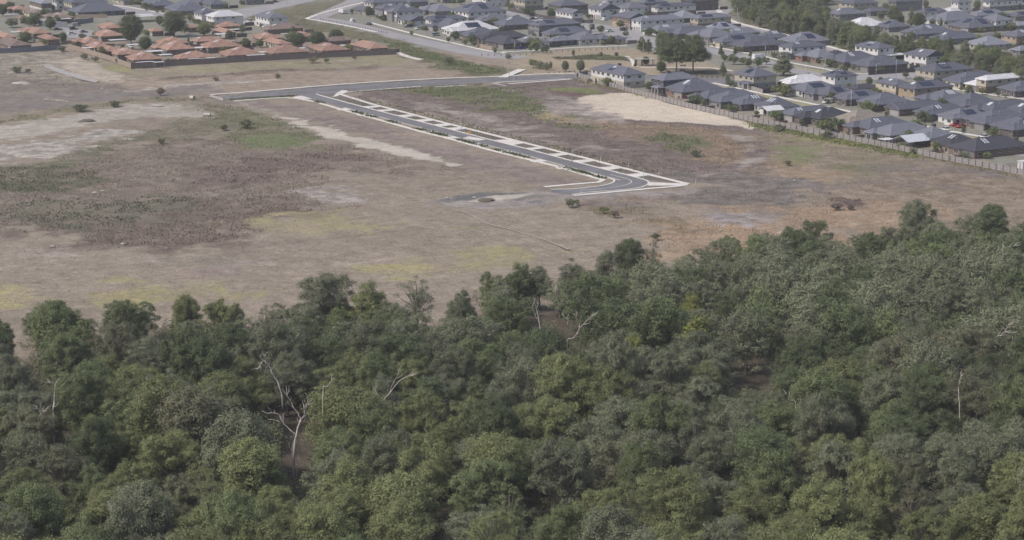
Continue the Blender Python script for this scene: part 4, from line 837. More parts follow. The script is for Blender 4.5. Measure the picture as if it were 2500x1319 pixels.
def panel_on(parent, x0, x1, y0, y1, zf, m, name):
    """thin panel following a roof plane given by zf(x,y)"""
    mb = MB(); t = .07; o = .10
    vs = [(x, y, zf(x, y)+o) for x, y in ((x0,y0),(x1,y0),(x1,y1),(x0,y1))]; vs += [(x, y, z+t) for x, y, z in vs]
    mb.add(vs, [(3,2,1,0),(4,5,6,7),(0,1,5,4),(1,2,6,5),(2,3,7,6),(3,0,4,7)])
    return mb.build(name, m, parent)
SIDE_L, SIDE_F = 0, 1
def add_windows(e, b, a, z0, storey, wallset, inset, rng_, xoff=0, y_lo=None, y_hi=None, door=True, garage=True):
    """openings on the left face (x=-b/2, the one that looks down the street) and on the front face (y=-a/2)"""
    wm = window_mesh(); x = -b/2+inset+xoff; y = -a/2+inset
    yl = (-a/2+inset) if y_lo is None else y_lo; yh = (a/2-inset) if y_hi is None else y_hi
    L = yh-yl; k = yl+.9
    if garage and L > 7:
        obj('garage_door', gdoor_mesh(), e, (x-.01, yl+.5+2.4, z0+1.12), (.12, 4.7, 2.2)); k = yl+6.0
    if door and k+1.2 < yh:
        obj('door', ucube('door', M['post_dark']), e, (x-.01, k+.5, z0+1.05), (.12, .95, 2.1)); k += 1.9
    while k+1.5 < yh:
        wd = rng_.choice([1.2, 1.6, 2.0]); hgt = rng_.choice([1.2, 1.5, 1.9]) if storey == 0 else 1.25
        if k+wd > yh-.3: break
        obj('window', wm, e, (x-.01, k+wd/2, z0+2.15-hgt/2), (.14, wd, hgt)); k += wd+rng_.uniform(1.3, 2.6)
    k = -b/2+inset+xoff+1.4
    while k+1.6 < b/2-inset:
        wd = rng_.choice([.9, 1.4, 1.8]); hgt = rng_.choice([.9, 1.2, 1.3])
        obj('window', wm, e, (k+wd/2, y-.01, z0+2.15-hgt/2), (.14, wd, hgt), (0, 0, math.pi/2)); k += wd+rng_.uniform(2.2, 4.2)
def house(N, xl, xr, st, rc, wc, fl='', label='', group=None, clamp=True):
    ze = 2.65 if st == 1 else 5.55
    g, a, b = fit(N, xl, xr, ze)
    og = rc in 'on'; b = b*(1.06 if og else (1.2 if st == 1 else 1.05)); a = max(6.5, min(a*(1.12 if st == 1 and not og else 1), 27)); b = max(6.5, min(b, 28))
    c = g+AX*a/2+BX*b/2
    e = empty('house', (c.x, c.y, 0), AZ, label, 'house', group)
    ins = .5; pit = (hr.uniform(.36, .42) if rc in 'on' else hr.uniform(.44, .51)) if st == 1 else hr.uniform(.4, .46)
    wallm = M['wall_'+wc[0]]; rm = [M['roof_'+rc], M['cap_'+rc]]
    mbw = MB(); mbr = MB()
    wing = a > 9 and b > 10 and 'x' not in fl
    dep = min(hr.uniform(1.8, 3.0), b*.2)
    if st == 1:
        if wing:
            lowend = hr.random() < .6; f_ = hr.uniform(.42, .55)
            mbw.box(-b/2+dep+ins, b/2-ins, -a/2+ins, a/2-ins, -.1, ze-.1)
            h = hip(mbr, -b/2+dep, b/2, -a/2, a/2, ze, pit)
            y0, y1 = (-a/2-.02, -a/2+a*f_) if lowend else (a/2-a*f_, a/2+.02)
            mbw.box(-b/2+ins, -b/2+dep+ins+1, y0+ins+.01, y1-ins, -.1, ze-.11)
            hip(mbr, -b/2, b*.1, y0, y1, ze+.012, pit*.98, gable='g' in fl)
            x0r = -b/2+dep
            add_windows(e, b, a, 0, 0, wc, ins, hr, xoff=0, y_lo=y0+ins, y_hi=y1-ins, door=False)
            yl, yh = (y1-ins+.3, a/2-ins) if lowend else (-a/2+ins, y0+ins-.3)
            k = yl+.3
            obj('door', ucube('door', M['post_dark']), e, (-b/2+dep+ins-.01, k+.6, 1.05), (.12, 1.0, 2.1)); k += 1.9
            while k+1.5 < yh:
                obj('window', window_mesh(), e, (-b/2+dep+ins-.01, k+.75, 1.35), (.14, 1.5, 1.6)); k += 2.6
        else:
            mbw.box(-b/2+ins, b/2-ins, -a/2+ins, a/2-ins, -.1, ze-.1); h = hip(mbr, -b/2, b/2, -a/2, a/2, ze, pit, gable='g' in fl); x0r = -b/2
            add_windows(e, b, a, 0, 0, wc, ins, hr)
    else:
        x0r = -b/2
        up = wallm
        mbw.box(-b/2+ins, b/2-ins, -a/2+ins, a/2-ins, -.1, ze-.1)
        h = hip(mbr, -b/2, b/2, -a/2, a/2, ze, pit, gable='g' in fl)
        add_windows(e, b, a, 2.85, 1, wc, ins, hr, door=False, garage=False)
        add_windows(e, b, a, 0, 0, wc, ins, hr)
        if len(wc) > 1:   # a second facing material on the ground floor
            MB().box(-b/2+ins-.06, b/2-ins+.06, -a/2+ins-.06, a/2-ins+.06, -.1, 2.7).build('lower_facing', M['wall_'+wc[1]], e)
        if 'v' in fl:
            m2 = MB(); y0, y1 = (-a/2+.3, -a/2+a*.55)
            hip(m2, -b/2-2.6, -b/2+1.4, y0, y1, 2.7, pit*.8); m2.build('porch_roof', rm, e)
            for yy in (y0+.5, y1-.5, (y0+y1)/2): MB().box(-b/2-2.3, -b/2-2.0, yy-.15, yy+.15, 0, 2.5).build('porch_post', M['frame'], e)
        mg = MB(); mg.box(-b/2+ins-.12, -b/2+ins-.03, -a/2+ins-.12, -a/2+ins-.03, 0, ze-.2); mg.build('downpipe', M['post_dark'], e)
    if wing and st == 1 or st == 2:
        pass
    mbw.build('wall', wallm, e); ro = mbr.build('roof', rm, e)
    # roof planes of the main hip
    xA, xB = x0r, b/2
    half = min(xB-xA, a)/2
    zL = lambda x, y: ze+(x-xA)*pit
    zF = lambda x, y: ze+(y+a/2)*pit
    ridgex = xA+half; 
    if 's' in fl or 't' in fl:
        wdt = min(half*1.0, 6); yy = -a/2+half*.28
        x0 = xA+half*.95; x1 = min(xB-half*.95, x0+hr.uniform(4.5, 8))
        if x1-x0 > 2 and (xB-xA) >= a: panel_on(ro, x0, x1, yy, yy+half*.5, zF, M['solar'], 'solar_panel')
        else: panel_on(ro, xA+half*.25, xA+half*.62, -1.6, 1.6, zL, M['solar'], 'solar_panel')
        if 't' in fl: panel_on(ro, xA+half*.35, xA+half*.75, -half*.22, half*.22, zL, M['solar'], 'solar_panel')
    if 'k' in fl:  # a few pale flat strips laid side by side on the roof plane
        n = hr.choice([2, 3])
        if (xB-xA) >= a and xB-xA-2*half > -1:
            x0 = xA+half*hr.uniform(.92, 1.15)
            for q in range(n): panel_on(ro, x0+q*1.25, x0+q*1.25+.62, -half*.5, -half*.12, zF, M['pale_panel'], 'pale_panel')
        else:
            for q in range(n): panel_on(ro, xA+half*.45, xA+half*.8, -1.3+q*1.25, -.7+q*1.25, zL, M['pale_panel'], 'pale_panel')
    if 'j' in fl:
        panel_on(ro, xA+half*.5, xA+half*.82, -.9, .7, zL, M['pale_panel'], 'pale_panel')
    if 'c' in fl:
        m4 = MB(); zc = ze+half*pit; m4.box(-.55, .55, -.6, .6, -.2, .95); m4.box(-.65, .65, -.7, .7, .95, 1.05)
        o4 = m4.build('roof_cooler', M['post_dark'], ro); o4.location = (xA+half+.8, half*.05 if (xB-xA) >= a else 0, zc-.3)
    if 'o' in fl or hr.random() < .5:
        m5 = MB(); m5.bar((0, 0, -.3), (0, 0, .8), .06, 0, 6); m5.bar((0, 0, .7), (0, 0, .9), .13, 0, 6); o5 = m5.build('flue', M['galv'], ro)
        o5.location = (xA+half*1.2, -half*.3, ze+half*.7*pit+.1)
    return e, a, b
ROWS = [
 ('row behind the grey paling fence', 'houses along the grey fence', [
  ((1523,184),1440,1576,2,'d','WC','sjc'), ((1620,197),1586,1702,2,'m','KK','vc'), ((1665,226),1614,1754,1,'d','R','j'), ((1713,242),1680,1815,1,'d','G',''),
  ((1759,250),1715,1854,1,'d','G',''), ((1810,256),1772,1880,1,'d','D','k'), ((1875,266),1829,1941,1,'d','W','k'), ((1936,282),1905,2029,1,'d','D','k'),
  ((1985,292.5),1940,2071,1,'k','D','jo'), ((2071,304),2016,2165,1,'b','T',''), ((2106,316),2060,2211,1,'d','B','k'), ((2162,332.6),2112,2266,1,'m','G','o'),
  ((2261,340),2209,2326,1,'m','D','c'), ((2318,357),2259,2386,1,'k','T','k'), ((2380,370),2318,2497,1,'k','B','kx')]),
 ('row behind the street nearest the fence', 'houses behind the first street', [
  ((1840,187.7),1790,1897,2,'d','CG','tv'), ((1928,205),1894,2006,1,'w','W',''), ((1951,223.6),1912,2037,1,'m','W','s'), ((2011,235),1968,2084,1,'d','G','s'),
  ((2066,244),2025,2151,1,'d','D','s'), ((2136,257),2086,2214,1,'d','B',''), ((2196,268),2162,2294,1,'d','B','g'), ((2261,281),2219,2354,1,'d','G','k'),
  ((2326,291),2278,2406,1,'m','W','s'), ((2404,303),2341,2510,1,'d','D',''), ((2474,318.5),2410,2590,1,'d','D','s')]),
 ('third row counted up from the grey fence', 'houses of the third row', [
  ((2038.5,187.7),2003,2093,2,'d','W','tk'), ((2092,218),2080,2138,1,'k','D','x'), ((2188,208),2134,2226,2,'d','CT','j'), ((2234,218),2190,2326,2,'d','TT','sj'),
  ((2289,248),2235,2363,1,'d','G','k'), ((2355,260),2297,2430,1,'d','D','c'), ((2411,274),2362,2520,1,'d','G','j'), ((2492,278),2440,2590,1,'d','W','j')]),
 ('row above the lamp-lined cross street at right', 'houses above the right cross street', [
  ((2281,175.5),2231,2375,2,'d','CG','skc'), ((2344,203),2294,2440,1,'d','C',''), ((2408,196),2380,2530,2,'w','CB','j'), ((2386,209),2356,2420,1,'w','C','x'), ((2479,223.6),2428,2580,1,'d','D','')]),
 ('row between the park and the scrub belt', 'houses between park and scrub', [
  ((1763,104),1731,1859,1,'d','C','s'), ((1814,114.7),1774,1904,1,'d','D','o'), ((1865,94),1834,1919,1,'d','W','k'), ((1933,117),1898,2016,2,'d','WG','kv'), ((1941,104),1896,2016,1,'m','G','s'),
  ((1985,141.7),1943,2037,1,'m','R',''), ((2032,135),2016,2063,1,'k','D','x'), ((2053,153),2006,2141,1,'d','B','k'), ((2120,163),2071,2203,1,'d','D','o'), ((2144,119),2084,2184,2,'d','W','sk'), ((2262,139),2204,2306,2,'d','W','jg')]),
 ('block left of the scrub belt, above the park', 'houses above the park', [
  ((1725,92),1679,1786,1,'m','G',''), ((1786,83),1764,1846,1,'m','G','k'), ((1742,72),1713,1796,1,'l','W','t'), ((1646,84),1617,1734,1,'d','B','g'), ((1594,76),1569,1688,1,'m','W','k'),
  ((1565,52),1539,1669,2,'m','WW','k'), ((1538,45),1492,1579,2,'d','BT','g'), ((1656,45.5),1621,1704,1,'l','D',''), ((1704,46),1682,1784,2,'m','CB','s'), ((1605,18),1587,1698,2,'d','WB','s'),
  ((1533,21),1504,1584,2,'m','W',''), ((1467,24),1434,1513,2,'d','W','jg'), ((1483,2),1475,1540,2,'l','W',''), ((1573,8),1554,1629,2,'d','G','s'), ((1690,4),1660,1754,2,'k','D','')]),
 ('row facing the park from above', 'houses facing the park', [
  ((1229,108),1185,1271,1,'k','D','x'), ((1275,104),1250,1314,1,'m','D','j'), ((1317,104),1302,1337,1,'m','W','x'), ((1348,101),1327,1398,1,'m','K',''), ((1414,98),1377,1464,1,'m','W',''), ((1467,96),1444,1494,1,'d','G','x'), ((1504,96),1490,1526,1,'d','C','x')]),
 ('block above the row facing the park', 'houses of the block above the park row', [
  ((1341,85.5),1314,1429,1,'d','G','s'), ((1316,63),1287,1416,2,'d','GK','jt'), ((1231,62.5),1197,1304,1,'d','D','j'), ((1179,96),1154,1273,1,'k','D',''), ((1141,88.6),1114,1210,1,'d','B',''), ((1104,77),1070,1204,1,'w','W','sg'),
  ((1052,49),1036,1139,2,'d','WW','sg'), ((1000,52),972,1033,1,'d','W','g'), ((1081,69),1039,1139,1,'d','G',''), ((1143,31),1098,1235,2,'d','WG','t'), ((1173,52),1148,1237,1,'m','G',''), ((1056,29),1020,1106,1,'m','G',''),
  ((968,30),935,1033,2,'d','WG','k'), ((909,8),887,991,2,'d','WG','k'), ((893,27),866,918,1,'d','G','x'), ((934,22),912,990,2,'d','GG','k'), ((957,29),941,1005,2,'m','GG','')]),
 ('blocks along the top edge, centre', 'houses at the top edge, centre', [
  ((1281,3),1252,1327,2,'d','CG',''), ((1369,15),1335,1435,2,'d','DG',''), ((1397,33),1354,1425,2,'m','WG','g'), ((1080,-2),1040,1110,1,'d','G',''), ((1185,-4),1150,1235,2,'d','W',''), ((1000,6),975,1040,1,'d','G','')]),
 ('retirement units along the brown boundary fence', 'orange-roofed units at the brown fence', [
  ((325,147.6),295,394,1,'o','B','j'), ((436,144),411,520,1,'o','B','j'), ((555,136.6),522,638,1,'o','B','j'), ((665,131),632,751,1,'o','B',''), ((786,125),742,851,1,'o','B','j'), ((905,119),853,947,1,'o','B','')]),
 ('stepped diagonal terrace of orange roofs', 'orange-roofed terrace units', [
  ((198,106),173,250,1,'o','B','j'), ((231,117),206,271,1,'o','B','j'), ((256,126),236,300,1,'o','B',''), ((286,134),258,342,1,'o','B','j')]),
 ('inner rows of orange-roofed units', 'orange-roofed units inside the village', [
  ((398,123),366,475,1,'o','B','j'), ((392,108),367,459,1,'o','B',''), ((507,117),476,588,1,'o','B','j'), ((480,102),464,542,1,'o','B','j'), ((680,108),640,711,1,'o','C',''), ((636,95),604,686,1,'o','B','j'),
  ((736,90),705,770,1,'o','B','j'), ((805,101),788,857,1,'n','B',''), ((653,73),630,738,1,'n','B','j'), ((534,66),515,588,1,'o','B',''), ((549,80),517,563,1,'o','B',''), ((246,89.6),217,302,1,'o','B','j'),
  ((256,70),228,302,1,'o','B',''), ((371,77),357,400,1,'o','B',''), ((459,68),448,480,1,'o','B','x'), ((73,83),41,125,1,'o','B',''), ((117,97),90,146,1,'o','B',''), ((10,92),-20,25,1,'o','B',''), ((25,112.6),-20,76,1,'n','B','x'),
  ((129,45),102,179,1,'n','B','j'), ((25,24),12,71,1,'o','B','j'), ((83,33),52,113,1,'n','C','j'), ((10,10),-30,31,1,'o','B',''), ((48,46),34,62,1,'n','B','x'), ((585,102),570,604,1,'n','B','x')]),
 ('grey-roofed rows at the top left', 'grey houses at the top left', [
  ((175,8),153,260,2,'d','CK',''), ((190,31),167,295,1,'d','K','x'), ((100,9),69,113,2,'l','BW',''), ((137,2),125,156,2,'d','W',''), ((371,14.6),325,425,1,'d','B',''), ((429,28),392,500,1,'d','B',''),
  ((522,41.7),500,593,2,'w','WW',''), ((657,45),620,704,2,'m','WW','j'), ((492,34),471,534,2,'d','W','j'), ((507,12),465,551,1,'d','G',''), ((300,2),262,340,1,'d','C',''), ((470,4),440,520,1,'d','G',''), ((600,2),575,640,1,'d','G','')]),
 ('far blocks beyond the scrub belt, top right', 'houses beyond the scrub belt', [
  ((2084,10),2045,2144,2,'d','CT','k'), ((2050,36),2012,2116,2,'m','GG','j'), ((2188,5),2166,2252,2,'d','G',''), ((2090,66),2048,2155,1,'w','W',''), ((2170,67.6),2131,2216,1,'d','G','t'), ((2255,31),2235,2305,1,'d','W','s'),
  ((2125,28.6),2106,2167,1,'d','G',''), ((2313,29),2289,2344,1,'w','W',''), ((2302,52),2258,2393,1,'m','W',''), ((2365,69),2309,2440,1,'d','B','t'), ((2432,51),2386,2474,2,'m','WG',''), ((2417,5),2398,2510,2,'d','WG','k'),
  ((2385,39),2356,2450,1,'m','G','s'), ((2482,89.7),2441,2590,2,'d','TT','k'), ((2398,112),2350,2460,1,'l','C',''), ((2302,97.5),2263,2383,1,'d','G','j'), ((2240,84.5),2193,2320,1,'d','G','kg'), ((2426,90),2402,2452,1,'d','G','x'),
  ((2490,124),2466,2560,1,'l','G',''), ((2474,41),2448,2540,1,'d','G','s'), ((2484,63),2465,2550,1,'l','G',''), ((2340,6),2320,2372,2,'m','W','')]),
]
RN = dict(d='dark grey', m='mid grey', l='light grey', w='white', b='beige', o='orange tiled', n='brown tiled', k='charcoal')
WN = dict(W='white', C='cream', G='grey', D='dark brick', T='tan', R='red brick', K='charcoal', B='brown brick')
allh = []
for rn, grp, hs in ROWS:
    for k, hsp in enumerate(sorted(hs, key=lambda t: t[0][0])):
        N, xl, xr, st, rc, wc, fl = hsp
        lab = '%s-roofed %s house, %s from left, %s' % (RN[rc], 'two-storey' if st == 2 else 'low', ORD[k], rn)
        e, a, b = house(N, xl, xr, st, rc, wc, fl, lab, grp)
        allh.append((e, a, b, st))
        ow = fit(N, xl, xr, 2.65 if st == 1 else 5.55)
        if ow[1] > 27 or ow[2] > 28 or ow[1] < 6.5 or ow[2] < 6.5: print('size', N, round(ow[1], 1), round(ow[2], 1))
print('houses', len(allh))
# ---------------------------------------------------------------- patio roofs, sheds
def patio(u, v, w_, d_, label, h=2.3, m='metal_w', gable=False, rot=AZ):
    w_ *= 1.2; d_ *= 1.3
    p = P(u, v, h); e = empty('patio_cover', (p.x, p.y, 0), rot, label, 'patio cover', 'patio covers and carports')
    mb = MB()
    if gable:
        for s in (-1, 1):
            mb.add([(-w_/2, s*d_/2, h), (w_/2, s*d_/2, h), (w_/2, 0, h+d_*.22), (-w_/2, 0, h+d_*.22), (-w_/2, s*d_/2, h+.12), (w_/2, s*d_/2, h+.12), (w_/2, 0, h+d_*.22+.12), (-w_/2, 0, h+d_*.22+.12)],
                   [(0,1,2,3),(7,6,5,4),(0,4,5,1),(1,5,6,2),(3,7,4,0)])
    else: mb.box(-w_/2, w_/2, -d_/2, d_/2, h, h+.14)
    mb.build('cover_roof', M[m], e)
    for x in (-1, 1):
        for y in (-1, 1): MB().box(x*(w_/2-.15)-.06, x*(w_/2-.15)+.06, y*(d_/2-.15)-.06, y*(d_/2-.15)+.06, 0, h).build('post', M['frame'], e)
for a in [(355,152,7,2.5,'white flat patio roof left of the brown fence front, leftmost unit'), (388,152,4,2,'small white awning beside the leftmost fence-front unit'), (480,143,7,2.5,'narrow white awning on the second unit behind the brown fence'),
          (505,142,6,4,'wide white patio roof right of the second fence-front unit'), (622,134,7.5,4,'bright white patio roof beside the third fence-front unit'), (378,125,7,4,'white carport roof between second-row orange units'),
          (493,116,6,4,'white carport roof above the second fence-front unit'), (287,97.5,7,3.5,'white carport roof right of the terrace of orange roofs'), (328,109,6,4,'white carport behind the small round tree in the village'),
          (650,127,6,3,'grey white patio roof between third and fourth fence-front units'), (735,118,4,3,'small white patio roof left of the fifth fence-front unit'), (575,72,6,3,'white carport roof under the two-storey white houses'),
          (546,83,7,4,'white carport roof beside the car court'), (215,117,4,3,'white awning on the terrace of orange roofs'), (152,46.5,8,3.5,'long white garage roof beside the dark village wall'), (105,50,5,3.5,'white garage roof left of the long white one'),
          (28,35,6,2,'thin white roof near the left top corner'), (38,78,4,3,'pale carport roof at left under the orange units'), (404,134,5,3,'white patio roof right of the leftmost fence-front unit'), (840,111,3,3,'small white shed roof by the three dark cypress-like trees'),
          (695,82.5,3,2,'little white roof among the upper orange units'), (2186,133,9,5,'white flat garage roof between the two white two-storey houses')]:
    patio(*a)
patio(1882,268,7,5,'white gabled pergola in a backyard behind the grey fence, left one',2.2,'metal_w',True)
patio(2225,342,8.5,6.5,'grey striped gabled pergola behind the grey fence, right one',2.2,'pale_panel',True)
patio(2165,340,4,3,'small white shade beside the striped gabled pergola',2.0)
patio(347,40,11,5,'long white flat shed roof behind the tall dark village tree',3.0)
patio(352,36,9,4,'second white shed roof behind the long flat one',3.2)
patio(2245,121,6,5,'dark flat carport under the right white two-storey house',2.6,'post_dark')
# ---------------------------------------------------------------- fences
def fence(name, px, h, bay, pm, label, railm=None, postm=None, posts=True, maxp=100):
    pts = [P(u, v) for u, v in px]; e = empty(name, (pts[0].x, pts[0].y, 0), 0, label, 'fence'); o = pts[0]
    mb = MB(); mr = MB(); P0 = []
    for i in range(len(pts)-1):
        p, q = pts[i]-o, pts[i+1]-o; d = (q-p).normalized(); n = Vector((-d.y, d.x, 0))
        def seg(m_, off, t, z0, z1):
            a0, a1, b0, b1 = p+n*(off-t), p+n*(off+t), q+n*(off-t), q+n*(off+t)
            m_.add([(a0.x,a0.y,z0),(b0.x,b0.y,z0),(b1.x,b1.y,z0),(a1.x,a1.y,z0),(a0.x,a0.y,z1),(b0.x,b0.y,z1),(b1.x,b1.y,z1),(a1.x,a1.y,z1)],
                   [(3,2,1,0),(4,5,6,7),(0,1,5,4),(1,2,6,5),(2,3,7,6),(3,0,4,7)])
        seg(mb, 0, .03, .0, h)
        if railm:
            for z in (h-.12, h*.55, .15): seg(mr, -.06, .028, z, z+.1)
        L = (q-p).length; k = max(1, round(L/bay))
        P0 += [p.lerp(q, j/k) for j in range(k)]
    mb.build('palings', M[pm], e)
    if railm: mr.build('rails', M[railm], e)
    if posts:
        pm_ = MB().box(-.09, .09, -.09, .09, 0, h+.12).mesh('post', M[postm or 'post_dark'])
        for p in P0[:maxp]: obj('post', pm_, e, p+Vector((0, -.12, 0)))
    return len(P0)
n_ = fence('estate_fence', [(1405,186),(1500,215),(1600,243),(1700,268),(1850,300),(2000,329),(2150,358),(2300,390),(2500,428),(2560,441)], 1.9, 3.0, 'paling', 'long grey paling fence with dark posts between paddock and dark-roofed houses', 'rail', 'post_dark', maxp=100)
print('posts', n_)
fence('boundary_fence', [(168,119),(220,134),(270,149),(320,168)], 2.4, 8, 'brownfence2', 'pale timber fence running diagonally beside the orange-roofed terrace', posts=False)
fence('boundary_fence', [(320,168),(480,158),(640,149),(800,141),(967,133)], 2.6, 8, 'brownfence', 'long dark brown fence in front of the orange-roofed units', posts=False)
fence('boundary_fence', [(967,133),(925,118),(880,106)], 2.2, 8, 'brownfence', 'brown fence end running back right of the last orange unit', posts=False)
fence('boundary_fence', [(-60,134),(0,131),(60,128),(148,121)], 2.4, 8, 'bluefence', 'slate blue sheet fence at the far left', posts=False)
fence('yard_fence', [(2380,384),(2440,378),(2496,373)], 1.8, 3, 'brownfence2', 'brown side fence under the corner house at far right', posts=False)
fence('yard_fence', [(1163,114),(1200,124)], 1.9, 3, 'brownfence2', 'pale side fence beside the dark corner house near the park', posts=False)
fence('yard_fence', [(1800,211),(1862,229)], 1.8, 3, 'paling', 'grey paling fence in front of the cream two-storey corner house', posts=False)
fence('yard_fence', [(1862,229),(1912,223)], 1.8, 3, 'post_dark', 'dark side fence by the corner of the first street', posts=False)
fence('yard_fence', [(2120,184),(2235,176)], 1.8, 3, 'post_dark', 'long dark fence above the lamp-lined cross street', posts=False)
fence('yard_fence', [(2093,158),(2168,150)], 1.8, 3, 'post_dark', 'dark fence behind the grey-roofed row by the cross street', posts=False)
fence('yard_fence', [(1240,27),(1330,46),(1440,58)], 1.8, 3, 'post_dark', 'dark fence along the upper street above the park houses', posts=False)
fence('yard_fence', [(168,44),(262,44)], 2.0, 3, 'brownfence2', 'tan fence in front of the long grey house at top left', posts=False)
fence('village_wall', [(96,64),(165,68)], 3.2, 3, 'bluefence', 'dark slate wall beside the village car park', posts=False)
fence('village_wall', [(190,60),(228,54)], 2.4, 3, 'bluefence', 'dark wall behind the village car park', posts=False)
fence('road_barrier', [(1408,188),(1436,180)], 1.6, 2.4, 'paling', 'short fence return at the end of the new cross road', postm='post_dark')
fence('road_barrier', [(512,236),(545,246)], .9, 3, 'rail', 'white timber barrier closing the left end of the new road', postm='rail')
# rear yard fences between the homes of the front row (short pieces running back from the grey fence)
for k, (u, v) in enumerate([(1600,243),(1665,259),(1716,271),(1770,283),(1826,295),(1893,308),(1942,318),(2020,333),(2080,344),(2135,355),(2197,368),(2262,382),(2318,394)]):
    p = P(u, v); q = p+BX*5.5; a_, b_ = PR(p.x, p.y), PR(q.x, q.y)
    fence('yard_fence', [(a_[0], a_[1]), (b_[0], b_[1])], 1.75, 9, 'brownfence', 'low brown fence between backyards, %s from left along the grey fence' % ORD[k], posts=False)
# ---------------------------------------------------------------- bollards
bm_ = MB().box(-.14, .14, -.14, .14, 0, .85); bm_.add([(-.14,-.14,.85),(.14,-.14,.85),(.14,.14,.85),(-.14,.14,.85),(0,0,.95)], [(0,1,4),(1,2,4),(2,3,4),(3,0,4)])
bme = bm_.mesh('bollard', M['post_dark'])
def bollards(px, n, where):
    pts = [P(u, v) for u, v in px]; Ls = [(pts[i+1]-pts[i]).length for i in range(len(pts)-1)]; T = sum(Ls)
    for k in range(n):
        s = T*k/(n-1); i = 0
        while i < len(Ls)-1 and s > Ls[i]: s -= Ls[i]; i += 1
        p = pts[i].lerp(pts[i+1], s/Ls[i])
        tag(obj('bollard', bme, None, p), 'dark timber bollard, %s from left %s' % (ORD[k], where), 'bollard', 'timber bollards '+where)
bollards([(752,43),(800,27),(885,5)], 22, 'along the curving path at top')
bollards([(783,49),(850,62),(944,82)], 26, 'beside the road below the curve')
bollards([(1176,136),(1240,137),(1300,135)], 9, 'at the road end near the park')
bollards([(1345,128),(1430,124),(1510,120)], 13, 'below the houses facing the park')
bollards([(1340,180),(1440,176)], 9, 'beside the cross road by the park')
bollards([(1640,182),(1700,189),(1790,193)], 14, 'below the two big park trees')
bollards([(1870,130),(1905,129)], 6, 'near the white truck')
# ---------------------------------------------------------------- street lamps
def lamp_meshes():
    H = 8.0; mb = MB(); mb.tube([(0,0,0),(0,0,4),(0,0,H-.8)], [.11,.09,.07], 8); mb.tube([(0,0,0),(0,0,.5)], [.18,.16], 8)
    arm = MB(); arm.tube([(0,0,H-.85),(-.12,0,H-.35),(-.5,0,H-.05),(-1.1,0,H+.05)], [.07,.06,.05,.05], 6)
    hd = MB(); hd.box(-1.75,-1.0,-.14,.14,H-.02,H+.12); hd.box(-1.7,-1.1,-.12,.12,H-.07,H-.021,1)
    return mb.mesh('pole', M['galv'], True), arm.mesh('arm', M['galv'], True), hd.mesh('lamp_head', [M['galv'], M['lampglass']])
LM = lamp_meshes()
def street_lamp(u, v, vt, label, rz=0.0):
    p = P(u, v); 
    # height from the top pixel
    a = -(vt-CV)/F; t = p.y/(CP+SP*a); h = HC+(-SP+CP*a)*t
    e = empty('street_lamp', p, rz, label, 'street lamp', 'street lamps'); e.scale = (1, 1, h/8.1)
    for nme, m_ in zip(('pole', 'arm', 'lamp_head'), LM): obj(nme, m_, e)
for a in [(829.6,222,173,'tall street lamp at the junction of both new roads',R(20)), (1126,337,284.6,'tall street lamp halfway down the new diagonal road',R(160)), (1243,197,151,'tall street lamp on the new cross road near the pale ramp',R(20)),
          (903.6,277,244,'small street lamp near top of the new diagonal road',R(190)), (1396.5,408,366,'street lamp on the lower half of the new diagonal road',R(190)), (1571,455,409,'street lamp on the bend of the new road',R(20)),
          (2077,274,217,'street lamp in front of the row near a white van',0), (2187,192,140,'right lamp of the pair at the cross street',R(10)), (2138,193,155,'left lamp of the pair at the cross street',R(190)),
          (2014,170,138,'street lamp between low houses left of the cross street pair',0), (1868,138,108,'street lamp above the white truck',0), (1800,56,15,'tall lamp beside the scrub belt at top',0),
          (1257,128,98,'lamp by the dark corner house near the park',0), (1966,190,160,'lamp left of the pale hip-roofed house',0), (910,66,38,'lamp by the dark car on the upper road',0), (827,103,84,'lamp among the three dark village trees',0),
          (700,10,-8,'lamp on the far street at top left centre',0), (1570,132,100,'lamp by the park shelter',0), (1595,164,145,'low lamp right of the park shelter',0), (2497,330,290,'lamp at the right picture edge',0)]:
    street_lamp(*a)
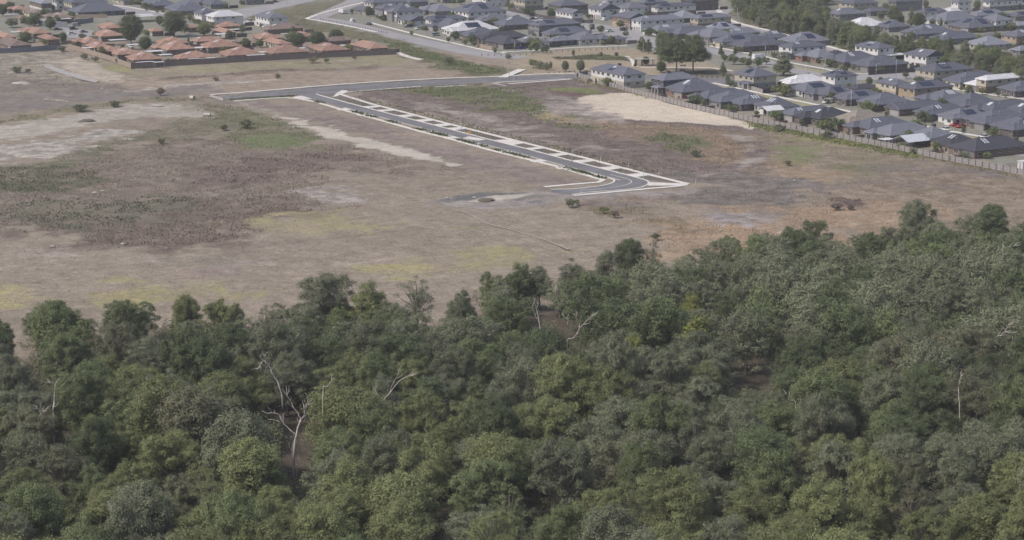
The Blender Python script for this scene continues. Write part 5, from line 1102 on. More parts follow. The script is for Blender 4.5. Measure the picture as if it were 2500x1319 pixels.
# ---------------------------------------------------------------- vehicles
def paint_mat(name, c): 
    m = mat(name, c, rough=0.3, spec=.6, var=.04); return m
PM = dict(white=paint_mat('white_paint', (214,214,216)), red=paint_mat('red_paint', (176,44,40)), dark=paint_mat('dark_paint', (58,60,68)), silver=paint_mat('silver_paint', (160,163,168)), blue=paint_mat('blue_paint', (44,56,140)), grey=paint_mat('grey_paint', (104,108,116)))
def loft(mb, secs, mi=0):
    n = len(secs[0]); vs = [v for s in secs for v in s]; fs = []
    for i in range(len(secs)-1):
        for k in range(n): fs.append((i*n+k, i*n+(k+1) % n, (i+1)*n+(k+1) % n, (i+1)*n+k))
    fs += [tuple(range(n-1, -1, -1)), tuple(range((len(secs)-1)*n, len(secs)*n))]
    mb.add(vs, fs, mi)
def vehicle(u, v, kind, colr, ang, label):
    p = P(u, v); e = empty('parked_'+('truck' if kind == 'truck' else 'van' if kind == 'van' else 'car'), p, ang, label, kind if kind != 'suv' else 'car')
    pm = PM[colr]; L = dict(car=4.4, suv=4.6, van=5.0, truck=6.6)[kind]; W_ = dict(car=1.8, suv=1.9, van=1.95, truck=2.2)[kind]; H = dict(car=1.45, suv=1.75, van=1.95, truck=2.6)[kind]
    mb = MB(); bt = .82 if kind != 'truck' else .9
    def sec(x, z0, z1, w_, tp=1.0): return [(x,-w_/2,z0+.1),(x,-w_/2*.9,z0),(x,w_/2*.9,z0),(x,w_/2,z0+.1),(x,w_/2,z1-.12),(x,w_/2*.88*tp,z1),(x,-w_/2*.88*tp,z1),(x,-w_/2,z1-.12)]
    if kind == 'truck':
        loft(mb, [sec(-L/2,.5,1.0,W_),sec(L/2-1.7,.5,1.0,W_)]); loft(mb, [sec(L/2-1.65,.4,2.1,W_*.95),sec(L/2-.5,.4,2.05,W_*.95),sec(L/2,.4,1.3,W_*.9)])
        mb.build('body', pm, e); MB().box(-L/2,L/2-1.8,-W_/2,W_/2,1.02,H).build('cargo_box', pm, e)
        MB().add([(L/2-.5,-.9,2.0),(L/2-.5,.9,2.0),(L/2+.03,.85,1.35),(L/2+.03,-.85,1.35)], [(0,1,2,3)]).build('windscreen', M['glass'], e)
    else:
        loft(mb, [sec(-L/2,.35,bt-.05,W_*.86),sec(-L/2+.25,.28,bt+.06,W_),sec(-L*.1,.25,bt+.06,W_),sec(L*.2,.25,bt+.02,W_),sec(L/2-.35,.28,bt-.12,W_*.97),sec(L/2,.35,bt-.3,W_*.84)]); mb.build('body', pm, e)
        xr = dict(car=-L*.36, suv=-L*.46, van=-L*.48)[kind]; xf = dict(car=L*.2, suv=L*.22, van=L*.34)[kind]
        gl = MB(); t = .6 if kind == 'car' else .25; f_ = .75 if kind != 'van' else .8
        zt = H-.06
        gl.add([(xr,-W_/2*.92,bt+.03),(xf,-W_/2*.92,bt+.0),(xf-f_,-W_/2*.74,zt),(xr+t,-W_/2*.74,zt),(xr,W_/2*.92,bt+.03),(xf,W_/2*.92,bt+.0),(xf-f_,W_/2*.74,zt),(xr+t,W_/2*.74,zt)],
               [(0,1,2,3),(7,6,5,4),(1,5,6,2),(4,0,3,7),(3,2,6,7)]); gl.build('windows', M['glass'] if kind != 'van' else M['glass'], e)
        MB().box(xr+t-.03,xf-f_+.03,-W_/2*.76,W_/2*.76,zt+.003,H).build('roof_panel', pm, e)
        if kind == 'van': MB().box(xr+.1,xf-f_-.5,-W_/2*.9,W_/2*.9,bt+.05,zt-.02).build('side_panel', pm, e)
        for s in (-1, 1):
            MB().box(L/2-.28,L/2-.03,s*W_*.33-.14,s*W_*.33+.14,bt-.42,bt-.26).build('headlight', M['lampglass'], e)
    wm = MB(); wm.tube([(0,-.1,0),(0,.1,0)], [.33,.33], 12); rm_ = MB(); rm_.tube([(0,-.115,0),(0,.115,0)], [.19,.19], 8)
    wme, rme = wm.mesh('wheel', M['rubber']), rm_.mesh('rim', M['rim'])
    for x in (-L*.31, L*.32):
        for s in (-1, 1): wo_ = obj('wheel', wme, e, (x, s*(W_/2-.08), .33)); obj('rim', rme, wo_)
ALONG = AZ+math.pi/2; ACR = AZ
for a in [(2345,312,'car','red',ACR+math.pi,'bright red hatchback in a driveway, right of the other red car'), (2331,308,'car','red',ACR+math.pi,'red car half hidden behind the nearer red hatchback'), (2308,319,'car','white',ALONG,'white car parked on the verge left of the red cars'),
          (2401,337,'car','white',ALONG,'white car parked on the verge below the red cars'), (2022,252,'van','white',ACR+math.pi,'white people mover parked in a driveway of the second row'), (1853,146,'truck','white',ACR,'white box truck on the street right of the park'),
          (1023,72,'suv','white',ACR+math.pi,'white four wheel drive on the driveway of a gabled house'), (997,67,'suv','dark',ACR+math.pi,'dark four wheel drive left of the white one'), (1064,88,'suv','silver',ACR,'silver car parked below the white-roofed house'),
          (1273,120,'car','blue',ACR,'bright blue car in front of the row facing the park'), (1316,46,'car','white',ACR,'white car on the upper street by the dark fence'), (1473,51,'van','white',ALONG,'white van in front of the white two-storey house'),
          (1489,78,'car','white',ACR,'long white car parked near the small street trees'), (1523,75,'suv','dark',ACR,'dark utility parked right of the long white car'), (836,33,'truck','white',ALONG,'white truck on the curving road at top centre'),
          (859,54,'van','white',ALONG,'white van on the road below the white truck'), (901,61,'car','dark',ALONG,'dark car parked below the dark two-storey house'), (608,54,'suv','white',ALONG,'white utility beside the white two-storey house at top left'),
          (180,73,'suv','dark',ACR,'dark utility in the village car park, upper'), (187,64,'van','silver',ACR,'silver van at the back of the village car park'), (176,84,'car','white',ACR,'white sedan in the village car park, lower left'),
          (140,74,'car','dark',ACR,'dark sedan left of the village car park'), (205,80,'car','grey',ACR,'grey car at right of the village car park'), (855,34,'car','silver',ALONG,'silver car just right of the white truck'),
          (1235,3,'car','white',ACR,'white car at the top edge left of the cream house'), (1302,48,'car','dark',ACR,'dark car left of the white car on the upper street'), (672,6,'car','dark',ACR,'dark car in a driveway at the top, left centre'),
          (320,117,'car','white',ALONG,'white car beside the carport near the small round tree'), (68,99,'van','white',ACR,'white vehicle between brown roof and orange units at left')]:
    vehicle(*a)
# ---------------------------------------------------------------- estate, park and village trees
def px_tree(u, vb, vt, ms, wd, tone, name, label, group):
    p = P(u, vb); a = -(vt-CV)/F; t = p.y/(CP+SP*a); h = max(1.2, HC+(-SP+CP*a)*t)
    s = h/ms[2]
    tree(ms, p.x, p.y, h, wd, tcol(tone), name, label, 'tree', group)
BIG = [make_tree_meshes(120+i, H=17, Rr=9.0, base=.34, ncl=130, per=230, leaf=.26, clr=(1.0, 1.9)) for i in range(2)]
for a in [(1651,180,86,BIG[0],.82,'dark green','left one of the two broad spreading gums in the park'), (1692,179,84,BIG[1],.92,'dark green','right one of the two broad spreading gums in the park'),
          (1567,126,86,GUM[4],.75,'mid green','rounded green street tree left of the big park gums, left of a pair'), (1583,130,92,GUM[4],.6,'dark green','rounded green street tree, right one of a pair above the shelter'),
          (1613,150,76,GUM[1],.8,'dark green','tall dark gum just left of the broad park gums'), (1614,178,150,DENSE[2],1.0,'dark green','bushy dark tree at the foot of the left park gum'), (1380,175,148,DENSE[2],.72,'grey green','round-headed park tree, left of two beside the cross road'),
          (1417,176,146,DENSE[2],.8,'grey green','round-headed park tree, right of two beside the cross road'), (1345,168,150,SMALL[0],.6,'dull brown green','thin young tree left of the two park trees'),
          (1302,165,143,SMALL[1],1.3,'olive green','shrubby tree beside the pale ramp path'), (1325,130,112,SMALL[2],1.0,'mid green','small green tree in front of the park row, middle of three'), (1310,128,110,SMALL[0],1.0,'dark green','small dark tree in front of the park row, left of three'),
          (1295,128,108,SMALL[1],.8,'olive green','small light tree by the blue car'), (1333,130,108,SMALL[2],1.0,'dark green','small dark tree in front of the park row, right of three'), (1400,138,122,SMALL[0],.7,'dark green','little bush tree in the park hedge, left'),
          (1467,140,127,SMALL[0],.8,'dark green','little bush tree in the park hedge, middle'), (1505,140,126,SMALL[1],.8,'dark green','little bush tree in the park hedge, right'), (1551,165,146,CONE[0],.8,'dark green','conical shrub below the park shelter'),
          (1577,160,138,DENSE[2],.9,'dark green','dark shrub right of the park shelter'), (1765,185,152,CONE[1],1.0,'grey green','slim grey tree right of the big park gums'), (1760,138,108,CONE[0],.9,'dark green','slim tree in front of the solar roof by the park'),
          (1768,150,133,SMALL[2],1.4,'dark green','first low round tree in the row left of the truck'), (1790,158,132,SMALL[0],1.4,'mid green','second low round tree in the row left of the truck'), (1812,158,138,SMALL[1],1.3,'mid green','third low round tree in the row left of the truck'),
          (1828,165,142,SMALL[2],1.3,'dark green','fourth low round tree, below the truck'), (1850,165,140,SMALL[0],1.3,'mid green','fifth low round tree, right below the truck'), (1870,158,138,SMALL[1],1.2,'mid green','sixth low round tree, right of the truck'),
          (1795,135,112,CONE[1],.8,'dark green','narrow dark tree by the left front of the low dark house'), (1832,140,120,CONE[0],.9,'grey green','narrow tree above the row of low round trees'), (1912,185,128,CONE[1],1.5,'grey green','tall grey green street tree at the corner right of the truck'),
          (1892,175,158,SMALL[0],1.0,'olive green','small street tree left of the tall corner tree'), (1776,205,183,SMALL[1],.8,'mid green','small tree before the cream two-storey corner house'), (2083,174,158,SMALL[2],.8,'mid green','small tree in front of the low house left of lamp pair'),
          (2166,170,150,SMALL[0],.8,'olive green','light small tree between the two cross street lamps'), (2211,192,173,SMALL[1],1.0,'dark green','small dark tree on the verge of the cross street'), (2290,196,178,SMALL[2],.9,'mid green','small tree by the grey two-storey house at cross street'),
          (2423,337,311,SMALL[2],1.2,'mid green','round street tree below the red cars at right'), (2398,232,214,SMALL[1],1.4,'olive green','garden bush by the white-roofed two-storey house'), (2480,346,332,SMALL[0],1.2,'dark green','garden bush at the right side of the first street'),
          (321,106,35,DENSE[1],.95,'dark green','tall dark village tree, left of the two tall ones'), (425,90,26,DENSE[1],1.1,'dark green','tall broad village tree, right of the two tall ones'), (355,124,88,DENSE[2],1.0,'dark green','dark round tree between the two tall village trees, lower'),
          (154,105,79,DENSE[2],.85,'dark green','dark round tree at the left end of the orange terrace'), (82,64,28,GUM[4],1.2,'mid green','leafy village tree near the top left corner'), (175,52,32,SMALL[0],1.4,'dark green','dark tree above the village wall'),
          (123,72,44,DENSE[2],1.1,'mid green','tree in front of the dark village wall'), (30,68,45,SMALL[1],1.8,'mid green','light bushy tree near left picture edge'), (62,104,78,DENSE[2],1.3,'mid green','wide bushy tree right of the orange roof at left edge'),
          (7,40,10,DENSE[0],1.0,'dark green','dark tree at the left picture edge near top'), (200,96,82,SMALL[2],1.9,'dark green','round dark bush left of the small orange roof'), (235,90,76,SMALL[1],1.8,'mid green','bush before the orange roofs right of the car park'),
          (498,88,56,DENSE[2],1.2,'olive green','bushy tree in the middle of the village'), (390,62,38,DENSE[2],.9,'dark green','dark tree left of the tall broad village tree'), (726,116,79,DENSE[2],1.2,'dark green','left one of three dark trees in a row'),
          (775,113,76,DENSE[2],1.15,'dark green','middle one of three dark trees in a row'), (821,108,71,DENSE[2],1.1,'dark green','right one of three dark trees in a row'), (600,115,92,DENSE[2],.9,'mid green','tree at the bend of the village lane'),
          (634,115,97,DENSE[2],1.2,'mid green','low wide tree right of the lane bend'), (684,136,114,DENSE[2],1.1,'mid green','green tree behind the brown fence near its middle'), (549,132,112,SMALL[1],1.4,'mid green','bush behind the second fence-front unit'),
          (824,128,112,SMALL[0],1.3,'mid green','bush behind the brown fence right of the fifth unit'), (850,124,108,SMALL[2],1.6,'yellow green','yellowish bush between the two rightmost orange units'), (272,138,124,SMALL[0],1.4,'dark green','bush below the orange terrace by the pale fence'),
          (408,126,112,SMALL[1],1.4,'dark green','bush in front of the inner orange roofs'), (545,68,56,SMALL[1],1.3,'mid green','bush below the white-roofed two-storey house'), (460,106,90,CONE[0],.8,'dark green','slim dark tree between inner orange units'),
          (1240,20,-5,CONE[0],1.0,'grey green','tree at the top edge above the long grey roof'), (1165,14,-2,GUM[4],.9,'dark green','tree at top edge left of the lawn strip'), (1125,12,-4,SMALL[0],1.5,'mid green','small tree at top edge, left of lawn strip'),
          (1345,45,20,DENSE[2],.9,'dark green','dark tree before the gabled grey house'), (1292,40,18,SMALL[1],1.6,'dark green','bush tree left of the dark tree by the gabled house'), (1445,78,58,SMALL[0],1.0,'dark green','small street tree near the long white car, left'),
          (1467,82,62,SMALL[2],1.3,'dark green','small street tree near the long white car, right'), (1528,92,74,SMALL[1],1.0,'dark green','small street tree at the right end of the park row'), (1255,100,94,SMALL[1],1.0,'dark green','bush in front of the white-roofed house'),
          (1095,104,90,SMALL[2],1.2,'mid green','street tree below the white-roofed house, left'), (1135,112,94,SMALL[0],1.1,'olive green','street tree below the white-roofed house, middle'), (1158,116,98,SMALL[1],1.0,'dull brown green','street tree below the white-roofed house, right'),
          (1005,88,74,SMALL[1],.8,'mid green','young street tree below the gabled houses'), (1208,132,116,SMALL[2],.9,'dull brown green','thin tree at the corner of the pale side fence'), (1515,70,50,SMALL[0],1.4,'dark green','tree before the white two-storey house near the dark utility'),
          (1690,62,52,CONE[0],.8,'dark green','dark clump of conifers between upper roofs'), (2008,336,290,SMALL[0],.01,'mid green','')]:
    if a[6]: px_tree(a[0], a[1], a[2], a[3], a[4], a[5], 'tree', a[6], 'trees among the houses and park')
# bushes and shrubs of the paddock
BUSH = [make_tree_meshes(140+i, H=3, Rr=2.4, base=.02, ncl=16, per=90, leaf=.2, kind='dense', clr=(.5, .9)) for i in range(3)]
for k, (u, vb, vt, wd, tone, lab) in enumerate([
    (2009,322,292,1.0,'olive green','round olive tree-shaped bush against the grey fence'), (2150,352,334,.8,'dark green','dark bush against the grey fence, middle right'), (2206,366,346,1.3,'dark green','large dark bush by the fence under the striped pergola'), (2232,376,360,1.4,'mid green','green bush right of the large dark fence bush'),
    (2020,338,320,1.6,'dull brown green','brownish bush below the round fence bush'), (1905,320,304,1.8,'dull brown green','brownish bush below the fence near the sand pad end'), (1925,404,392,1.4,'straw brown','brown bush left of the green patch in right field'),
    (603,312,292,2.0,'dark green','big dark green bush near the sand strip start'), (198,272,254,2.2,'mid green','big green bush beside the left dirt track'), (278,262,246,2.0,'mid green','second green bush right along the left track'), (547,318,304,1.5,'mid green','small green bush left of the big dark one'),
    (42,178,162,1.6,'dark green','dark bush by the drain at upper left'), (68,178,168,1.2,'dull brown green','small bush right of the drain bush'), (207,145,132,1.9,'dull brown green','bush below the pale diagonal fence, left'), (232,150,138,1.4,'dark green','bush below the pale diagonal fence, right'), (153,126,112,2.0,'mid green','bush at the end of the slate blue fence'),
    (677,192,180,1.2,'straw brown','lone brown bush in the grass above the cross road'), (528,198,188,1.5,'straw brown','low brown bush left of the lone bush'), (1094,154,138,1.4,'dark green','dark round bush in the green swale'), (1240,144,132,1.8,'mid green','low bush at the road end by bollards'),
    (1700,382,366,1.6,'dark green','dark green bush at the foot of the green hollow'), (1390,505,486,1.6,'dark green','dark bush below the end of the new road'), (1410,500,488,1.3,'mid green','paler bush right of the bush below the new road'), (762,152,138,2.2,'straw brown','wide grey brown bush below the brown fence'),
    (796,153,142,1.4,'dark green','dark bush right of the wide grey brown one'), (865,144,136,1.6,'dull brown green','grey bush below the right part of brown fence'), (1320,168,150,1.5,'dull brown green','brown shrub right of the ramp path'), (1335,172,156,1.5,'dull brown green','second brown shrub right of the ramp path'),
    (392,232,214,1.0,'straw brown','twiggy brown bush by the timber rails'), (395,352,338,1.1,'dull brown green','small dark bush in the left brown weeds'), (2040,512,496,2.2,'purple brown','purple brown scrub clump near right field hollow'), (2075,512,499,1.8,'purple brown','second purple brown scrub clump at right'),
    (1475,520,505,1.5,'olive green','olive bush near the lower forest side'), (1500,530,514,1.5,'straw brown','brown bush beside the olive bush'), (1600,585,570,1.5,'dull brown green','grey bush at the tip of the paddock')]):
    tone = {'dark green': 'grey green', 'mid green': 'grey green'}.get(tone, tone); wd = .55+wd*.35
    px_tree(u, vb, vt, BUSH[k % 3], wd, tone, 'bush', lab, 'bushes in the paddock')
for o in col.objects:
    if o.name.startswith('bush'): o['category'] = 'bush'
# scrub belt trees
BELT = [P(u, v) for u, v in [(1768,-30),(1782,22),(1815,58),(1900,86),(2010,112),(2090,134),(2200,142),(2260,150),(2310,172),(2350,190),(2420,205),(2520,232),(2640,262),(2640,210),(2520,182),(2440,160),(2380,140),(2300,128),(2200,120),(2100,98),(2030,72),(2000,40),(2020,10),(2060,-30)]]
bb = []
rb = random.Random(4)
bx0, bx1 = min(p.x for p in BELT), max(p.x for p in BELT); by0, by1 = min(p.y for p in BELT), max(p.y for p in BELT)
for _ in range(30000):
    x, y = rb.uniform(bx0, bx1), rb.uniform(by0, by1)
    if sdf(BELT, np.array([x]), np.array([y]))[0] > -.5: continue
    if any((x-q[0])**2+(y-q[1])**2 < 6.3**2 for q in bb): continue
    bb.append((x, y))
    if len(bb) >= 240: break
print('belt', len(bb))
lst = sorted([(int(PR(x, y)[1]//22), PR(x, y)[0], x, y) for x, y in bb]); cur = None; k = 0
bands_present = sorted({t[0] for t in lst}); 
for (bd, u, x, y) in lst:
    if bd != cur: cur = bd; k = 0
    if PR(x, y, 9)[0] > 2580 or PR(x, y, 11)[1] > 400 or PR(x, y, 12)[1] < -60 and False: continue
    h = rb.uniform(7.5, 13.5); 
    if u > 2080: h = rb.uniform(7, 10)
    tone = rb.choice(['dark green', 'mid green', 'mid green', 'grey green', 'grey green', 'grey green', 'olive green'])
    ms = rb.choice([DENSE[0], DENSE[2], GUM[4], GUM[0], CONE[0], CONE[1], GUM[1]])
    lab = '%s scrub tree, %s from left in %s belt row from top' % (tone, ORD[min(k, 39)], ORD[bands_present.index(bd)])
    tree(ms, x, y, h, rb.uniform(.8, 1.05), tcol(tone), 'scrub_tree', lab, 'tree', 'trees of the scrub belt'); k += 1
for k, (u, vb, vt, tone, where) in enumerate([(2180,54,12,'grey green','beside the upper right two-storey house'), (2195,62,24,'dark green','between grey roofs at upper right, left one'), (2225,66,20,'grey green','tall one before the panelled roof'), (2243,70,30,'dark green','right of the tall tree before the panelled roof'),
        (2275,66,44,'mid green','round one in front of the wide grey roof'), (2297,66,44,'dark green','second round one in front of the wide grey roof'), (2320,32,18,'dark green','in front of the small white roof'), (2150,48,22,'grey green','left of the tall tree, between roofs'),
        (2095,28,12,'grey green','below the cream two-storey house at top'), (2415,118,98,'dark green','right of the light grey hip roof'), (2462,112,96,'mid green','at the right below the tan house'), (2490,24,8,'dark green','at right picture edge near the top'), (2385,24,0,'grey green','at top edge between two-storey houses'),
        (2350,78,66,'mid green','before the long solar roof, left'), (2370,84,72,'dark green','before the long solar roof, right'), (2260,20,0,'grey green','at the top edge above the panelled roof'), (2440,20,4,'dark green','at the top near the right two-storey house')]):
    px_tree(u, vb, vt, [DENSE[2], GUM[4], CONE[0]][k % 3], .85, tone, 'tree', 'garden tree %s' % where, 'garden trees at upper right')
# ---------------------------------------------------------------- park shelter, benches, pipes, debris, signs
p = P(1574, 160); e = empty('park_shelter', p, R(0), 'open park shelter with flat grey roof left of the big gums', 'shelter')
MB().box(-4.2,4.2,-2.6,2.6,3.0,3.2).build('shelter_roof', M['kerb'], e)
for x in (-3.8, -1.3, 1.3, 3.8):
    for y in (-2.2, 2.2): MB().box(x-.14,x+.14,y-.14,y+.14,0,3.0).build('post', M['post_dark'], e)
t_ = MB(); t_.box(-1.2,1.2,-.4,.4,.7,.78); t_.box(-1.2,1.2,-.9,-.6,.42,.48); t_.box(-1.2,1.2,.6,.9,.42,.48); t_.box(-.9,-.8,-.8,.8,0,.7); t_.box(.8,.9,-.8,.8,0,.7)
tag(obj('picnic_table', t_.mesh('picnic_table', M['timber']), None, P(1576, 161)), 'picnic table under the park shelter', 'table')
for u, v, lab in ((1668,164,'brown park bench on the path between the big gums'), (1666,175,'low grey bench seat under the left big gum')):
    e = empty('park_bench', P(u, v), 0, lab, 'bench'); MB().box(-1.3,1.3,-.3,.3,.42,.5).build('seat', M['brownfence'], e); MB().box(-1.3,1.3,.3,.36,.5,1.0).build('backrest', M['brownfence'], e)
    for x in (-1, 1): MB().box(x-.06,x+.06,-.25,.3,0,.42).build('leg', M['post_dark'], e)
def pipe(u, v, L, r, ang, lab):
    mb = MB(); n = 20; vs = []
    for x in (-L/2, L/2):
        for rr in (r, r*.8):
            for k in range(n): a = 2*math.pi*k/n; vs.append((x, math.cos(a)*rr, r+math.sin(a)*rr))
    fs = []
    for k in range(n):
        j = (k+1) % n; fs += [(k, j, 2*n+j, 2*n+k), (n+j, n+k, 3*n+k, 3*n+j), (k, n+k, n+j, j), (2*n+k, 2*n+j, 3*n+j, 3*n+k)]
    mb.add(vs, fs); o = mb.build('concrete_pipe', M['pipe']); o.location = P(u, v); o.rotation_euler = (0, 0, ang)
    tag(o, lab, 'pipe', 'concrete pipes on the dirt')
pipe(470, 243, 1.9, .75, R(-35), 'short concrete pipe lying near the left end of the new road'); pipe(506, 284, 2.6, .6, R(-10), 'longer concrete pipe lying on green weeds below the road end')
for k, (u, v, L, a, lab) in enumerate([(445,264,9,R(-14),'longest pale plank lying on the pale track end'), (432,262.5,6,R(-10),'thin white plank above the longest plank'), (465,267,5,R(-18),'short white plank right of the longest plank')]):
    o = MB().box(-L/2,L/2,-.12,.12,0,.12).build('plank', M['timber']); o.location = P(u, v)+Vector((0, 0, .1)); o.rotation_euler = (0, 0, a); tag(o, lab, 'plank', 'planks on the pale track')
def rails(u, v, L, lab):
    e = empty('timber_rail', P(u, v), R(-25), lab, 'rail fence')
    for k in range(3): MB().box(-L/2+k*L/2-.08,-L/2+k*L/2+.08,-.08,.08,0,1.0).build('post', M['timber'], e)
    for z in (.4, .8): MB().box(-L/2,L/2,-.12,-.081,z,z+.12).build('rail', M['timber'], e)
rails(128,247,8,'broken timber rail beside the left dirt path'); rails(152,250,6,'low timber rail right of the broken rail'); rails(390,223,6,'small timber rail by the twiggy bush')
rk = random.Random(8)
def rock(u, v, s, lab, m='rubble', flat=.45, name='scrap_lump'):
    s = s*(.5 if name == 'scrap_lump' else .75); flat = flat*(.8 if name == 'scrap_lump' else .6)
    mb = MB(); n = 8; vs = [(0, 0, s*flat)]
    for ring, (rr, zz) in enumerate(((.55, .8), (.95, .35), (1.05, -.1))):
        for k in range(n): a = 2*math.pi*k/n; q = rk.uniform(.75, 1.2); vs.append((math.cos(a)*s*rr*q, math.sin(a)*s*rr*q, s*flat*zz*rk.uniform(.8, 1.1)))
    fs = [(0, 1+k, 1+(k+1) % n) for k in range(n)]
    for ring in range(2):
        for k in range(n): fs.append((1+ring*n+k, 1+(ring+1)*n+k, 1+(ring+1)*n+(k+1) % n, 1+ring*n+(k+1) % n))
    mb.add(vs, fs); o = mb.build(name, M[m]); o.location = P(u, v); tag(o, lab, name.replace('_', ' '), kind='thing')
for a in [(212,296,4.2,'dark weedy soil heap on the pale dirt yard','soil',.4,'soil_heap'), (385,258,3.0,'small grey gravel heap near the end of the pale yard','kerb',.3,'soil_heap'), (1186,489,3.2,'dark soil heap beside the puddle below the new road','soil',.45,'soil_heap'), (50,204,5,'pale earth mound in the scrub at upper left','rubble',.35,'soil_heap'),
          (128,601,1.2,'white scrap lying at the edge of brown weeds, left'), (97,584,.5,'small white scrap above the longer scrap at left'), (248,216,1.0,'white rubbish lump below the end of the drain'), (162,209,.7,'white scrap right of the scrub mound'), (40,234,1.0,'white lump left of the dirt path'),
          (1092,483,1.3,'white rubble at the left end of the gravel yard'), (1158,482,1.2,'white rubble by the puddle'), (1169,504,.7,'small white stone below the gravel yard'), (1253,223,1.2,'white block in the green weeds below the cross road'), (1715,558,.8,'white stone in the orange grass, left'), (1758,562,.8,'white stone in the orange grass, right'),
          (230,470,1.6,'pale rubble patch in the green weeds, left field'), (250,466,1.4,'pale rubble right of the first in left field'), (205,463,1.0,'pale rubble left end of the small line'), (1940,440,1.1,'pale stone in the right field'), (2250,477,.9,'white scrap in the far right field'), (2095,350,.8,'white scrap beside the fence bushes'),
          (1340,212,.6,'white marker scrap near the pond grass'), (300,595,1.4,'flat pale scrap in the brown weeds'), (375,208,.8,'white scrap above the timber rail'), (130,122,1.2,'white sheet at the foot of the slate blue fence'), (756,150,1.2,'pale rubble under the brown fence'), (835,149,1.2,'pale rubble right under the brown fence'), (407,606,.7,'small white scrap under brown weeds')]:
    rock(*a)
def marker(u, v, lab, h=1.3):
    e = empty('marker_post', P(u, v), 0, lab, 'marker post', 'white marker posts'); MB().box(-.12,.12,-.08,.08,0,h).build('post', M['metal_w'], e); MB().box(-.125,.125,-.085,.085,h*.7,h*.8).build('band', M['post_dark'], e)
for a in [(534,220,'white marker post above the left end of the cross road'), (1698,449,'white marker post right of the footpath tip'), (1466,393,'white marker post beside the lower far footpath'), (1609,427,'white marker post near the bend'), (1418,475,'white marker post at the end of the near road'), (1254,198,'white marker post by the cross road lamp'),
          (1534,408,'white marker post beyond the last crossover')]: marker(*a)
e = empty('warning_sign', P(1146,336.5), 0, 'small yellow warning sign beside the raised crossing on new road', 'sign'); MB().box(-.05,.05,-.05,.05,0,2.4).build('post', M['galv'], e)
sg = MB(); sg.add([(-.65,-.1,1.85),(0,-.1,1.2),(.65,-.1,1.85),(0,-.1,2.5),(-.65,-.07,1.85),(0,-.07,1.2),(.65,-.07,1.85),(0,-.07,2.5)], [(0,1,2,3),(7,6,5,4),(0,4,5,1),(1,5,6,2),(2,6,7,3),(3,7,4,0)]); sg.build('sign_plate', M['yellow'], e)
# low garden shrubs and side fences beside the houses of both estates
sr = random.Random(31); NB = 0
bmesh_box = MB().box(-.5, .5, -.04, .04, 0, 1.75)
fme = bmesh_box.mesh('yard_fence', M['brownfence']); fme2 = MB().box(-.5, .5, -.04, .04, 0, 1.75).mesh('yard_fence', M['post_dark'])
for (e_, a_, b_, st_) in allh:
    c = Vector(e_.location); roofname = e_['label'].split('-')[0]
    if c.y > 1250: continue
    d1 = c+BX*(b_/2+2.8)-AX*sr.uniform(-.2, .2)*a_
    f = obj('yard_fence', fme if sr.random() < .6 else fme2, None, c+BX*(b_/2+2.4)-AX*(a_/2+.9), (5.5, 1, 1), (0, 0, AZ)); 
    tag(f, 'plain board fence closing the gap between two houses of the estate', 'fence', 'board fences between the houses')
    for q in range(sr.choice([1, 2, 2, 3])):
        side = sr.random()
        if side < .6: p = c-BX*(b_/2+sr.uniform(.8, 3))+AX*sr.uniform(-.5, .5)*a_
        else: p = c-AX*(a_/2+sr.uniform(.6, 1.6))+BX*sr.uniform(-.5, .5)*b_
        if p.y > 1230: continue
        NB += 1
        tree(BUSH[sr.randrange(3)] if sr.random() < .7 else SMALL[sr.randrange(3)], p.x, p.y, (sr.uniform(3.2, 5.2) if sr.random() < .22 else sr.uniform(1.2, 3.0)), sr.uniform(.7, 1.1), tcol(sr.choice(['dark green', 'mid green', 'olive green'])), 'garden_shrub',
             'small leafy garden shrub beside a house wall in the estates', 'shrub', 'garden shrubs beside the houses')
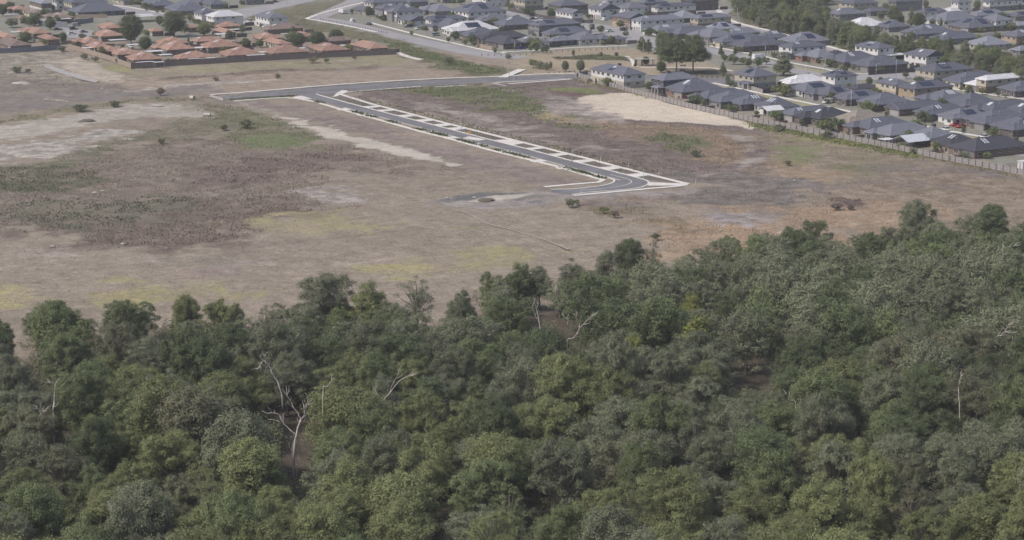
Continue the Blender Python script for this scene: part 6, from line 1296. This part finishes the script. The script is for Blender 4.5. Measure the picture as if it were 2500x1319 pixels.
GS = [(900,40,14),(1015,30,10),(1075,60,38),(1130,66,44),(1225,84,64),(1262,60,36),(1330,62,44),(1395,54,34),(1440,42,20),(1498,46,24),(1560,62,42),(1612,70,50),(1668,74,52),(1712,82,64),(1790,112,92),(1856,122,100),(1905,96,78),(1968,128,106),(2060,182,160),
      (2122,208,188),(2205,232,212),(2340,214,190),(2362,234,214),(2450,214,190),(2488,262,240),(1975,196,176),(1905,212,194),(2150,206,188),(2268,300,282),(2352,326,308),(2436,322,302),(560,96,74),(592,84,60),(690,112,90),(716,84,62),(452,84,58),(300,124,106),(345,78,54),(265,72,50),(140,58,36),(60,60,38),(512,104,84),(764,98,76),(880,110,94)]
for u, vb, vt in GS:
    px_tree(u, vb, vt, [DENSE[2], GUM[4], SMALL[0], GUM[8]][sr.randrange(4)], sr.uniform(.8, 1.1), sr.choice(['dark green', 'mid green', 'grey green']), 'tree', 'leafy green garden tree rising between the roofs of the estates', 'garden trees between the roofs')
print('garden shrubs', NB)
# pump kiosk at the far right fence
e = empty('portable_cabin', P(2497,412), AZ, 'white portable cabin at the right edge behind the grey fence', 'cabin'); MB().box(-1.2,1.2,-1.2,1.2,0,2.4).build('body', M['metal_w'], e); MB().box(-1.4,1.4,-1.4,1.4,2.4,2.55).build('roof', M['metal_w'], e); MB().box(-1.24,-1.2,-.4,.4,.1,2.0).build('door', M['kerb'], e)
# ---------------------------------------------------------------- haze
HAZE = 0.00011
hz = MB().box(-900, 900, -60, 2200, -1.5, HC+6)
m = bpy.data.materials.new('thin_air'); m.use_nodes = True; t = m.node_tree; t.nodes.clear()
pv = t.nodes.new('ShaderNodeVolumePrincipled'); pv.inputs['Color'].default_value = (.9, .92, .98, 1); pv.inputs['Density'].default_value = HAZE; pv.inputs['Anisotropy'].default_value = 0.0
ot = t.nodes.new('ShaderNodeOutputMaterial'); t.links.new(pv.outputs[0], ot.inputs['Volume'])
if HAZE: tag(hz.build('haze', m), 'thin pale haze over the suburb and forest', 'haze', kind='stuff')
print('objects', len(bpy.data.objects))
